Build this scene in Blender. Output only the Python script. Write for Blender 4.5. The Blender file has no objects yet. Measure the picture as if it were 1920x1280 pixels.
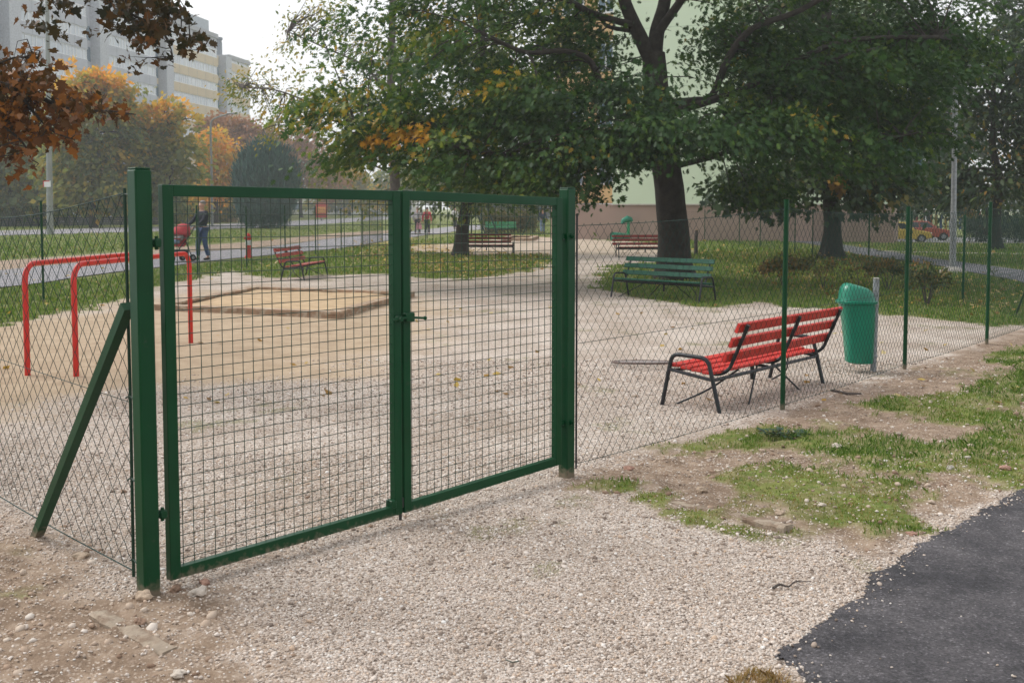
import bpy, bmesh, math, random
import numpy as np
from mathutils import Vector, Matrix
random.seed(7)
R = math.radians
PI = math.pi
S = bpy.context.scene
C = S.collection

# ------------------------------------------------------------------ camera, sky, sun, exposure
F = 1980.0; PPX, PPY = 960.0, 517.0; CH = 1.6
PITCH = math.atan(129 / F)
cd = bpy.data.cameras.new('camera'); cam = bpy.data.objects.new('camera', cd); C.objects.link(cam)
cam.location = (0, 0, CH); cam.rotation_euler = (PI / 2 - PITCH, 0, 0)
cd.sensor_width = 36; cd.lens = F / 1920 * 36
cd.shift_y = -(640 - PPY) / 1920
cd.clip_start = .05; cd.clip_end = 3000
cd.dof.use_dof = True; cd.dof.focus_distance = 6.5; cd.dof.aperture_fstop = 6.3
S.camera = cam

SUN_EL, SUN_AZ = R(46), R(-66)        # azimuth from +Y towards +X
w = bpy.data.worlds.new('World'); S.world = w; w.use_nodes = True
nt = w.node_tree; nt.nodes.clear()
sky = nt.nodes.new('ShaderNodeTexSky'); sky.sky_type = 'NISHITA'; sky.sun_disc = False
sky.sun_elevation = SUN_EL; sky.sun_rotation = SUN_AZ; sky.dust_density = 4; sky.air_density = 1; sky.ozone_density = .5
hs = nt.nodes.new('ShaderNodeHueSaturation'); hs.inputs['Saturation'].default_value = .25
mx = nt.nodes.new('ShaderNodeMixRGB'); mx.inputs[0].default_value = .55; mx.inputs[2].default_value = (10.4, 10.5, 10.7, 1)
bg = nt.nodes.new('ShaderNodeBackground'); bg.inputs[1].default_value = .1
ow = nt.nodes.new('ShaderNodeOutputWorld')
nt.links.new(sky.outputs[0], hs.inputs['Color']); nt.links.new(hs.outputs[0], mx.inputs[1])
nt.links.new(mx.outputs[0], bg.inputs[0]); nt.links.new(bg.outputs[0], ow.inputs[0])
ld = bpy.data.lights.new('sun', 'SUN'); sun = bpy.data.objects.new('sun', ld); C.objects.link(sun)
ld.energy = 1.5; ld.angle = R(28); ld.color = (1, .97, .92)
sd_ = Vector((math.sin(SUN_AZ) * math.cos(SUN_EL), math.cos(SUN_AZ) * math.cos(SUN_EL), math.sin(SUN_EL)))
sun.rotation_euler = (-sd_).to_track_quat('-Z', 'Y').to_euler()
S.view_settings.view_transform = 'Standard'; S.view_settings.look = 'None'
S.view_settings.gamma = 1; S.view_settings.use_curve_mapping = False
S.view_settings.exposure = 0.55
S.render.engine = 'CYCLES'
S.cycles.use_denoising = True
S.cycles.max_bounces = 8; S.cycles.transparent_max_bounces = 8; S.cycles.volume_bounces = 1
S.cycles.diffuse_bounces = 3; S.cycles.glossy_bounces = 2; S.cycles.transmission_bounces = 3
S.cycles.caustics_reflective = False; S.cycles.caustics_refractive = False

# ------------------------------------------------------------------ photo pixel -> place
def ray(x, y):
    a = (x - PPX) / F; b = (y - PPY) / F
    return Vector((a, math.cos(PITCH) - b * math.sin(PITCH), -math.sin(PITCH) - b * math.cos(PITCH)))
def gp(x, y, z=0.0):
    d = ray(x, y); t = (CH - z) / -d.z
    return Vector((d.x * t, d.y * t, z))
def at(x, y, Y):
    d = ray(x, y); t = Y / d.y
    return Vector((d.x * t, Y, CH + d.z * t))
def project(P):
    P = np.asarray(P, float); c, s = math.cos(PITCH), math.sin(PITCH)
    dep = P[:, 1] * c - (P[:, 2] - CH) * s
    up = P[:, 1] * s + (P[:, 2] - CH) * c
    return np.stack([PPX + F * P[:, 0] / dep, PPY - F * up / dep], 1)

# ------------------------------------------------------------------ noise
def _h(ix, iy, iz, seed):
    n = (ix.astype(np.int64) * 374761393 + iy.astype(np.int64) * 668265263 + iz.astype(np.int64) * 2147483647 + seed * 1274126177) & 0xffffffff
    n = ((n ^ (n >> 13)) * 1274126177) & 0xffffffff
    n = ((n ^ (n >> 16)) * 2246822519) & 0xffffffff
    return ((n ^ (n >> 15)) & 0xffff) / 65535.0
def vnoise(P, sc=1.0, seed=0):
    P = np.asarray(P, float) * sc
    if P.shape[1] == 2: P = np.concatenate([P, np.zeros((len(P), 1))], 1)
    i = np.floor(P).astype(np.int64); f = P - i; f = f * f * (3 - 2 * f)
    r = 0
    for dx in (0, 1):
        for dy in (0, 1):
            for dz in (0, 1):
                wt = (f[:, 0] if dx else 1 - f[:, 0]) * (f[:, 1] if dy else 1 - f[:, 1]) * (f[:, 2] if dz else 1 - f[:, 2])
                r = r + wt * _h(i[:, 0] + dx, i[:, 1] + dy, i[:, 2] + dz, seed)
    return r
def fbm(P, sc, seed=0, o=3):
    r = 0; a = 1; t = 0
    for k in range(o):
        r = r + a * vnoise(P, sc * 2 ** k, seed + k * 17); t += a; a *= .5
    return r / t
def sstep(a, b, x):
    t = np.clip((x - a) / (b - a), 0, 1); return t * t * (3 - 2 * t)
def gpoly(pts): return np.array([gp(x, y)[:2] for x, y in pts])
def sdp(P, poly):
    P = np.asarray(P)[:, :2]; n = len(poly); d = np.full(len(P), 1e9); inside = np.zeros(len(P), bool)
    for k in range(n):
        a = poly[k]; b = poly[(k + 1) % n]; e = b - a; v = P - a
        t = np.clip((v @ e) / max(e @ e, 1e-12), 0, 1)
        q = v - t[:, None] * e
        d = np.minimum(d, (q * q).sum(1))
        c = (a[1] > P[:, 1]) != (b[1] > P[:, 1])
        xx = (b[0] - a[0]) * (P[:, 1] - a[1]) / (b[1] - a[1] + 1e-12) + a[0]
        inside ^= c & (P[:, 0] < xx)
    d = np.sqrt(d)
    return np.where(inside, d, -d)

# ------------------------------------------------------------------ materials
def node(nt, t, **k):
    n = nt.nodes.new(t)
    for a, b in k.items(): setattr(n, a, b)
    return n
def mat(name, col, rough=.6, var=.18, scale=6, metal=0, bump=0, bscale=40, spec=.4, col2=None, coat=0, dirt=None, splash=0):
    m = bpy.data.materials.new(name); m.use_nodes = True; nt = m.node_tree
    b = nt.nodes['Principled BSDF']; L = nt.links.new
    b.inputs['Roughness'].default_value = rough; b.inputs['Metallic'].default_value = metal
    b.inputs['Specular IOR Level'].default_value = spec
    b.inputs['Coat Weight'].default_value = coat
    tc = node(nt, 'ShaderNodeTexCoord')
    n = node(nt, 'ShaderNodeTexNoise'); n.inputs['Scale'].default_value = scale; n.inputs['Detail'].default_value = 5
    L(tc.outputs['Object'], n.inputs['Vector'])
    cr = node(nt, 'ShaderNodeValToRGB')
    c2 = col2 or tuple(min(1, c * (1 + var)) for c in col)
    c1 = tuple(c * (1 - var) for c in col) if not col2 else col
    cr.color_ramp.elements[0].position = .3; cr.color_ramp.elements[1].position = .7
    cr.color_ramp.elements[0].color = (*c1, 1); cr.color_ramp.elements[1].color = (*c2, 1)
    L(n.outputs[0], cr.inputs[0])
    out = cr.outputs[0]
    if dirt:
        n3 = node(nt, 'ShaderNodeTexNoise'); n3.inputs['Scale'].default_value = dirt[1]; n3.inputs['Detail'].default_value = 8
        L(tc.outputs['Object'], n3.inputs['Vector'])
        r3 = node(nt, 'ShaderNodeMapRange'); r3.inputs[1].default_value = dirt[2]; r3.inputs[2].default_value = dirt[2] + .12
        L(n3.outputs[0], r3.inputs[0])
        m3 = node(nt, 'ShaderNodeMixRGB'); m3.inputs[2].default_value = (*dirt[0], 1)
        L(r3.outputs[0], m3.inputs[0]); L(out, m3.inputs[1]); out = m3.outputs[0]
    if splash:      # dust and mud thrown up near the ground
        sx_ = node(nt, 'ShaderNodeSeparateXYZ'); L(tc.outputs['Object'], sx_.inputs[0])
        r4 = node(nt, 'ShaderNodeMapRange'); r4.inputs[1].default_value = splash; r4.inputs[2].default_value = 0; r4.inputs[3].default_value = 0; r4.inputs[4].default_value = .75; L(sx_.outputs[2], r4.inputs[0])
        n4 = node(nt, 'ShaderNodeTexNoise'); n4.inputs['Scale'].default_value = 38; n4.inputs['Detail'].default_value = 7; L(tc.outputs['Object'], n4.inputs['Vector'])
        a4 = node(nt, 'ShaderNodeMath', operation='ADD'); L(r4.outputs[0], a4.inputs[0]); L(n4.outputs[0], a4.inputs[1])
        r5 = node(nt, 'ShaderNodeMapRange'); r5.inputs[1].default_value = .72; r5.inputs[2].default_value = 1.15; r5.inputs[4].default_value = .8; L(a4.outputs[0], r5.inputs[0])
        m4 = node(nt, 'ShaderNodeMixRGB'); m4.inputs[2].default_value = (.22, .17, .125, 1); L(r5.outputs[0], m4.inputs[0]); L(out, m4.inputs[1]); out = m4.outputs[0]
    L(out, b.inputs['Base Color'])
    if bump:
        n2 = node(nt, 'ShaderNodeTexNoise'); n2.inputs['Scale'].default_value = bscale; n2.inputs['Detail'].default_value = 6
        L(tc.outputs['Object'], n2.inputs['Vector'])
        bp = node(nt, 'ShaderNodeBump'); bp.inputs['Strength'].default_value = bump; bp.inputs['Distance'].default_value = .02
        L(n2.outputs[0], bp.inputs['Height']); L(bp.outputs[0], b.inputs['Normal'])
    return m
def leafmat(name, stops, rough=.42, trans=.3, spec=.45):
    m = bpy.data.materials.new(name); m.use_nodes = True; nt = m.node_tree; L = nt.links.new
    b = nt.nodes['Principled BSDF']; b.inputs['Roughness'].default_value = rough
    b.inputs['Specular IOR Level'].default_value = spec
    at_ = node(nt, 'ShaderNodeAttribute'); at_.attribute_name = 'tint'
    cr = node(nt, 'ShaderNodeValToRGB'); e = cr.color_ramp.elements
    e[0].position = stops[0][0]; e[0].color = (*stops[0][1], 1)
    e[1].position = stops[-1][0]; e[1].color = (*stops[-1][1], 1)
    for p, c in stops[1:-1]:
        q = e.new(p); q.color = (*c, 1)
    L(at_.outputs['Fac'], cr.inputs[0]); L(cr.outputs[0], b.inputs['Base Color'])
    if trans:
        t = node(nt, 'ShaderNodeBsdfTranslucent'); mi = node(nt, 'ShaderNodeMixShader'); mi.inputs[0].default_value = trans
        mm = node(nt, 'ShaderNodeMixRGB', blend_type='MULTIPLY'); mm.inputs[0].default_value = 1; mm.inputs[2].default_value = (1.5, 1.4, .7, 1)
        L(cr.outputs[0], mm.inputs[1]); L(mm.outputs[0], t.inputs[0])
        L(b.outputs[0], mi.inputs[1]); L(t.outputs[0], mi.inputs[2]); L(mi.outputs[0], nt.nodes['Material Output'].inputs[0])
    return m

GREEN = mat('green_paint', (.0012, .045, .015), .36, .15, 5, spec=.22, dirt=((.03, .05, .03), 24, .66), bump=.04, bscale=14, splash=.10)
WIRE = mat('green_wire_coat', (.005, .032, .018), .4, .1, 5)
CHAIN = mat('chain_wire_coat', (.014, .042, .036), .6, .25, 8, spec=.2)
BLACKM = mat('black_tube', (.012, .013, .018), .38, .2, 12, dirt=((.06, .045, .035), 25, .63))
REDW = mat('red_wood', (.52, .024, .016), .5, .2, 9, bump=.25, bscale=60, dirt=((.30, .13, .10), 18, .61))
REDFADE = mat('faded_red_wood', (.36, .05, .035), .6, .2, 9, dirt=((.45, .25, .22), 14, .56))
REDDARK = mat('dark_red_wood', (.20, .022, .016), .6, .2, 9)
GREENW = mat('green_wood', (.006, .075, .042), .5, .2, 9, spec=.3, dirt=((.02, .075, .07), 10, .58))
GREENB = mat('bright_green_wood', (.02, .28, .12), .5, .15, 9)
PALEG = mat('pale_green_wood', (.25, .45, .33), .6, .15, 9)
REDP = mat('red_paint', (.52, .018, .010), .35, .1, 6, dirt=((.3, .10, .06), 20, .66))
BINM = mat('bin_plastic', (.0, .175, .105), .3, .08, 4, spec=.5, dirt=((.02, .2, .13), 9, .6))
GALV = mat('galvanised_steel', (.28, .29, .31), .5, .2, 15, metal=.25, dirt=((.2, .17, .15), 20, .62))
BARK = mat('oak_bark', (.030, .025, .020), .9, .45, 7, bump=.8, bscale=22)
BARKG = mat('grey_bark', (.075, .062, .055), .9, .35, 7, bump=.7, bscale=22)
PLANK = mat('weathered_plank', (.30, .20, .13), .8, .3, 5, bump=.3, bscale=30, dirt=((.40, .33, .25), 8, .5))
CONC = mat('concrete', (.34, .32, .29), .85, .15, 6, bump=.2, bscale=60)
CONCG = mat('grey_concrete_pole', (.22, .24, .23), .85, .15, 2)
STONE = mat('rubble_stone', (.42, .34, .27), .85, .35, 14, bump=.5, bscale=50)
RUBBER = mat('rubber', (.012, .012, .013), .7, .2, 10)
DGLASS = mat('dark_glass', (.02, .025, .03), .08, .1, 2, spec=.7)
PGLASS = mat('pale_glass', (.42, .47, .53), .15, .25, .35, spec=.6, col2=(.62, .65, .68))
BGLASS = mat('blue_grey_glass', (.10, .16, .21), .15, .2, .5, spec=.6)
WHITE = mat('white_paint', (.72, .73, .74), .5, .06, 3)
SKIN = mat('skin', (.45, .26, .19), .55, .06, 8)
HAIR = mat('dark_hair', (.03, .02, .015), .6, .2, 20)
RUST = mat('rusty_iron', (.11, .075, .065), .8, .35, 20, bump=.3)

# ------------------------------------------------------------------ mesh building
class MB:
    def __init__(s): s.v = []; s.f = []
    def add(s, V, Fc):
        o = len(s.v); s.v += [tuple(p) for p in V]; s.f += [tuple(i + o for i in f) for f in Fc]; return s
    def hexa(s, A, B):       # two quads, A below B
        return s.add(list(A) + list(B), [(3, 2, 1, 0), (4, 5, 6, 7)] + [(k, (k + 1) % 4, (k + 1) % 4 + 4, k + 4) for k in range(4)])
    def box(s, c, d, rz=0, bev=0):
        x, y, z = d[0] / 2, d[1] / 2, d[2] / 2; q = Matrix.Rotation(rz, 3, 'Z'); c = Vector(c)
        if bev:
            b = min(bev, x * .6, y * .6, z * .6); V = []; 
            rings = [(-z, b), (-z + b, 0), (z - b, 0), (z, b)]
            for zz, i in rings:
                xi, yi = x - i, y - i
                for px, py in ((-xi, -yi + (b - i)), (-xi + (b - i), -yi), (xi - (b - i), -yi), (xi, -yi + (b - i)), (xi, yi - (b - i)), (xi - (b - i), yi), (-xi + (b - i), yi), (-xi, yi - (b - i))):
                    V.append(q @ Vector((px, py, zz)) + c)
            Fc = [tuple(range(7, -1, -1)), tuple(range(24, 32))]
            for r in range(3):
                for k in range(8): Fc.append((r * 8 + k, r * 8 + (k + 1) % 8, r * 8 + 8 + (k + 1) % 8, r * 8 + 8 + k))
            return s.add(V, Fc)
        P = lambda zz: [q @ Vector(p) + c for p in ((-x, -y, zz), (x, -y, zz), (x, y, zz), (-x, y, zz))]
        return s.hexa(P(-z), P(z))
    def bar(s, a, b, wd, th, up=(0, 0, 1)):     # rectangular bar a->b
        a, b = Vector(a), Vector(b); d = (b - a).normalized(); up = Vector(up)
        x = d.cross(up)
        if x.length < 1e-4: x = d.cross(Vector((1, 0, 0)))
        x.normalize(); y = x.cross(d)
        P = lambda o: [o - x * wd / 2 - y * th / 2, o + x * wd / 2 - y * th / 2, o + x * wd / 2 + y * th / 2, o - x * wd / 2 + y * th / 2]
        return s.hexa(P(a), P(b))
    def tube(s, path, r, n=10, caps=True):
        P = [Vector(p) for p in path]; N = len(P)
        rr = r if hasattr(r, '__len__') else [r] * N
        d0 = (P[1] - P[0]).normalized(); x = d0.orthogonal().normalized(); V = []
        for i in range(N):
            d = (P[min(i + 1, N - 1)] - P[max(i - 1, 0)]).normalized()
            x = (x - d * x.dot(d)); x = x.normalized() if x.length > 1e-6 else d.orthogonal().normalized()
            y = d.cross(x)
            for k in range(n):
                a = 2 * PI * k / n; V.append(P[i] + (x * math.cos(a) + y * math.sin(a)) * rr[i])
        Fc = [(i * n + k, i * n + (k + 1) % n, (i + 1) * n + (k + 1) % n, (i + 1) * n + k) for i in range(N - 1) for k in range(n)]
        if caps: Fc += [tuple(range(n - 1, -1, -1)), tuple(range((N - 1) * n, N * n))]
        return s.add(V, Fc)
    def lathe(s, c, prof, n=20, sx=1, sy=1):
        c = Vector(c); V = []; 
        for r, z in prof:
            for k in range(n):
                a = 2 * PI * k / n; V.append(c + Vector((r * math.cos(a) * sx, r * math.sin(a) * sy, z)))
        m = len(prof)
        Fc = [(i * n + k, i * n + (k + 1) % n, (i + 1) * n + (k + 1) % n, (i + 1) * n + k) for i in range(m - 1) for k in range(n)]
        Fc += [tuple(range(n - 1, -1, -1)), tuple(range((m - 1) * n, m * n))]
        return s.add(V, Fc)
    def ball(s, c, r, n=10, sq=(1, 1, 1)):
        c = Vector(c); pr = []
        m = n // 2
        V = []; 
        for i in range(1, m):
            t = PI * i / m
            for k in range(n):
                a = 2 * PI * k / n; V.append(c + Vector((math.sin(t) * math.cos(a) * r * sq[0], math.sin(t) * math.sin(a) * r * sq[1], -math.cos(t) * r * sq[2])))
        Fc = [(i * n + k, i * n + (k + 1) % n, (i + 1) * n + (k + 1) % n, (i + 1) * n + k) for i in range(m - 2) for k in range(n)]
        lo = len(V); V += [c - Vector((0, 0, r * sq[2])), c + Vector((0, 0, r * sq[2]))]
        for k in range(n):
            Fc.append((lo, (k + 1) % n, k)); Fc.append((lo + 1, (m - 2) * n + k, (m - 2) * n + (k + 1) % n))
        return s.add(V, Fc)
    def prism(s, poly, a, b):     # polygon of 3D points extruded from offset a to offset b
        a, b = Vector(a), Vector(b); n = len(poly); P = [Vector(p) for p in poly]
        return s.add([p + a for p in P] + [p + b for p in P], [tuple(range(n - 1, -1, -1)), tuple(range(n, 2 * n))] + [(k, (k + 1) % n, (k + 1) % n + n, k + n) for k in range(n)])
    def build(s, name, m, parent=None, smooth=False, local=False):
        me = bpy.data.meshes.new(name); V = s.v
        if parent is not None and not local:
            o = parent_loc(parent); V = [(x - o.x, y - o.y, z - o.z) for x, y, z in V]
        me.from_pydata(V, [], s.f); me.update()
        return link(name, me, m, parent, smooth)
def parent_loc(p):
    o = Vector((0, 0, 0))
    while p: o = o + p.location; p = p.parent
    return o
def link(name, me, m, parent=None, smooth=False):
    o = bpy.data.objects.new(name, me); C.objects.link(o)
    if m: me.materials.append(m)
    if parent: o.parent = parent
    if smooth:
        me.polygons.foreach_set('use_smooth', [True] * len(me.polygons))
        try: me.set_sharp_from_angle(angle=R(42))
        except Exception: pass
    return o
def npmesh(name, V, nper, m, parent=None, tint=None, quads=None, smooth=False):
    """V (N,k,3) polygons of k corners, or V (M,3) with quads index array (Q,4)/(Q,3)"""
    me = bpy.data.meshes.new(name); V = np.asarray(V, np.float32)
    if quads is None:
        n, k = V.shape[:2]; vv = V.reshape(-1, 3); loops = np.arange(n * k, dtype=np.int32); starts = np.arange(n, dtype=np.int32) * k; cnt = k
    else:
        vv = V; loops = np.asarray(quads, np.int32).reshape(-1); k = quads.shape[1]; n = len(quads); starts = np.arange(n, dtype=np.int32) * k
    if parent is not None:
        o = parent_loc(parent); vv = vv - np.array(o, np.float32)
    me.vertices.add(len(vv)); me.vertices.foreach_set('co', np.ascontiguousarray(vv, np.float32).ravel())
    me.loops.add(len(loops)); me.loops.foreach_set('vertex_index', loops)
    me.polygons.add(n); me.polygons.foreach_set('loop_start', starts)
    if tint is not None:
        a = me.attributes.new('tint', 'FLOAT', 'POINT'); a.data.foreach_set('value', np.asarray(tint, np.float32))
    me.update(calc_edges=True)
    if smooth: me.polygons.foreach_set('use_smooth', np.ones(n, bool))
    return link(name, me, m, parent)
def tag(o, label=None, cat=None, group=None, kind=None):
    if label: o['label'] = label
    if cat: o['category'] = cat
    if group: o['group'] = group
    if kind: o['kind'] = kind
    return o
def thing(name, label, cat, loc=(0, 0, 0), rz=0, group=None):
    o = bpy.data.objects.new(name, None); C.objects.link(o); o.location = loc; o.rotation_euler = (0, 0, rz)
    o.empty_display_size = .2
    return tag(o, label, cat, group)
def dup(root, loc, rz, label, group=None, swap=None):
    def cp(o, par):
        c = o.copy(); C.objects.link(c); c.parent = par
        if swap and o.type == 'MESH' and o.data.materials and o.data.materials[0] in swap:
            c.data = o.data.copy(); c.data.materials[0] = swap[o.data.materials[0]]
        for ch in list(o.children): cp(ch, c)
        return c
    kids = list(root.children)
    r = root.copy(); C.objects.link(r); r.location = loc; r.rotation_euler = (0, 0, rz); r['label'] = label
    if group: r['group'] = group
    for k in kids: cp(k, r)
    return r
def limb(m, pts, r0, r1, n=10, rough=.12, res=5):
    P = [Vector(p) for p in pts]; out = []
    for k in range(len(P) - 1):
        p0, p1, p2, p3 = P[max(k - 1, 0)], P[k], P[k + 1], P[min(k + 2, len(P) - 1)]
        for q in range(res):
            t = q / res
            out.append(.5 * ((2 * p1) + (p2 - p0) * t + (2 * p0 - 5 * p1 + 4 * p2 - p3) * t * t + (3 * p1 - p0 - 3 * p2 + p3) * t ** 3))
    out.append(P[-1]); N = len(out); rr = [r0 + (r1 - r0) * (i / (N - 1)) ** .8 for i in range(N)]
    st = len(m.v); m.tube(out, rr, n)
    if rough:
        for i in range(st, len(m.v)):
            ring = (i - st) // n; c = out[min(ring, N - 1)]; v = Vector(m.v[i])
            f = 1 + (float(vnoise(np.array([[v.x, v.y, v.z * .4]]), 5, 3)[0]) - .5) * rough * 2
            m.v[i] = tuple(c + (v - c) * f)
    return out

# ------------------------------------------------------------------ ground zones (real places on the ground plane)
Z_PLAY = gpoly([(-900, 735), (-300, 660), (0, 608), (120, 590), (240, 560), (290, 538), (430, 508), (520, 522), (620, 516), (700, 512), (800, 522), (870, 524), (1000, 507), (1045, 490),
                (1020, 478), (900, 479), (760, 471), (765, 461), (870, 455), (930, 449), (1000, 444), (1090, 447), (1160, 452), (1280, 458), (1300, 470), (1240, 490),
                (1140, 500), (1115, 535), (1200, 562), (1330, 578), (1440, 567), (1560, 582), (1700, 594), (1850, 608), (1935, 610), (2050, 640), (1960, 690), (1900, 900),
                (2300, 1100), (2600, 1500), (-900, 1500)])
Z_SAND = gpoly([(-900, 860), (0, 775), (250, 745), (450, 712), (690, 690), (790, 655), (800, 600), (770, 560), (480, 535), (300, 560), (60, 596), (-300, 650), (-900, 720)])
Z_SANDFAR = gpoly([(770, 470), (765, 460), (870, 454), (1000, 443), (1090, 447), (1290, 459), (1300, 470), (1200, 480), (1000, 474), (900, 475)])
Z_DIRT1 = gpoly([(-900, 960), (0, 965), (60, 1000), (170, 1040), (250, 1095), (330, 1085), (430, 1105), (400, 1160), (430, 1210), (520, 1280), (600, 1500), (-900, 1500)])
Z_DIRT2 = gpoly([(1062, 905), (1110, 880), (1250, 838), (1470, 772), (1700, 692), (1850, 637), (1935, 610), (2300, 640), (2400, 760), (1920, 910), (1740, 1015), (1690, 1040), (1480, 1000), (1300, 985), (1190, 925), (1090, 915)])
Z_DIRT3 = gpoly([(300, 1110), (420, 1040), (700, 985), (740, 1000), (500, 1075), (380, 1130)])
Z_PATCH = [gpoly(p) for p in (
    [(1255, 838), (1330, 815), (1450, 798), (1600, 812), (1720, 826), (1800, 850), (1700, 885), (1640, 897), (1570, 868), (1480, 848), (1400, 845)],
    [(1575, 768), (1650, 745), (1800, 735), (1880, 700), (1990, 670), (2100, 700), (1920, 752), (1860, 805), (1800, 800), (1740, 785), (1650, 778)],
    [(1340, 885), (1450, 868), (1600, 896), (1690, 905), (1740, 950), (1775, 1003), (1690, 1000), (1560, 982), (1420, 962), (1400, 930)],
    [(1285, 965), (1340, 970), (1460, 1002), (1440, 1022), (1300, 1000)],
    [(1825, 865), (1920, 840), (2040, 850), (1930, 925), (1850, 925)],
    [(1560, 850), (1720, 840), (1900, 790), (2000, 800), (1990, 860), (1800, 880), (1640, 885)], [(1860, 660), (1990, 640), (2150, 650), (2100, 700), (1900, 705)],
    [(1180, 920), (1230, 930), (1245, 948), (1200, 945)])]
Z_DRY = gpoly([(1345, 1295), (1380, 1272), (1430, 1260), (1480, 1276), (1500, 1310), (1400, 1330)])
Z_ASPH = gpoly([(2400, 690), (2100, 800), (1920, 905), (1835, 957), (1740, 1012), (1690, 1047), (1640, 1082), (1600, 1122), (1530, 1168), (1445, 1215), (1428, 1238), (1480, 1262), (1505, 1300), (1560, 1500), (2800, 1500)])
Z_LEAF = gpoly([(640, 455), (760, 445), (900, 470), (1060, 476), (1030, 500), (900, 520), (700, 508)])
Z_LEAF2 = gpoly([(1320, 470), (1560, 470), (1700, 500), (1900, 540), (1900, 580), (1560, 560), (1400, 520)])

def zones(P):
    P = np.asarray(P)[:, :2]; Y = P[:, 1]
    wob = (fbm(P, 2.2, 3) - .5); wob2 = (fbm(P, 9, 5) - .5); wl = (fbm(P, .9, 8) - .5)
    far = np.clip(Y / 12, .5, 4)
    play = sstep(-.12, .12, sdp(P, Z_PLAY) / far ** .3 + wob * .7 * far ** .4 + wob2 * .35)
    sand = sstep(-.9, .8, sdp(P, Z_SAND) + wl * 1.6 + wob * .8 + wob2 * .5) * play
    sand = np.maximum(sand, .45 * sstep(-.3, .3, sdp(P, Z_SANDFAR) + wob) * play)
    d1 = sstep(-.22, .22, sdp(P, Z_DIRT1) + wob * .6 + wob2 * .4)
    d2 = sstep(-.16, .16, sdp(P, Z_DIRT2) + wob * .35 + wob2 * .35)
    d3 = sstep(-.1, .2, sdp(P, Z_DIRT3) + wob * .35 + wob2 * .3 - .05) * .7
    spots = .4 * sstep(.56, .70, fbm(P, 1.9, 63) + .25 * (fbm(P, 8, 64) - .5)) * sstep(1.0, -.9, P[:, 0] - .1 * Y) * (Y < 6.5) * play
    dirt = np.maximum(np.maximum(np.maximum(d1, d2), d3), spots)
    pat = np.zeros(len(P))
    for z in Z_PATCH: pat = np.maximum(pat, sstep(-.08, .1, sdp(P, z) + wob * .55 + wob2 * .4))
    thin = sstep(.45, .62, fbm(P, 5.5, 31)) * .6 + .4
    grass = np.maximum(1 - play, pat * np.clip(thin + .15, 0, 1))
    tuft = sstep(.66, .74, fbm(P, 1.3, 77)) * sstep(.5, .65, fbm(P, 7, 41)) * play * (1 - sand) * .35 * (Y > 4.2)
    grass = np.maximum(grass, tuft)
    leaf = np.maximum(sstep(-.8, 1.2, sdp(P, Z_LEAF)), sstep(-.8, 1, sdp(P, Z_LEAF2)) * .8)
    return dict(play=play, sand=sand, dirt=dirt, grass=grass, leaf=leaf, pat=pat)
def gh(P, z=None):
    P = np.asarray(P, float)[:, :2]; near = sstep(26, 9, P[:, 1])
    h = (fbm(P, .9, 91, 2) - .5) * .03
    if z is not None:
        h = h + z['dirt'] * ((fbm(P, 5, 12, 3) - .5) * .05 + (vnoise(P, 26, 14) - .5) * .014) + z['pat'] * .012
    dip = -.9 * sstep(44, 72, P[:, 1]) * sstep(14, 24, P[:, 0])     # the car park lies lower
    return h * near + dip
def gz(x, y):
    P = np.array([[x, y]]); return float(gh(P, zones(P))[0])

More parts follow.
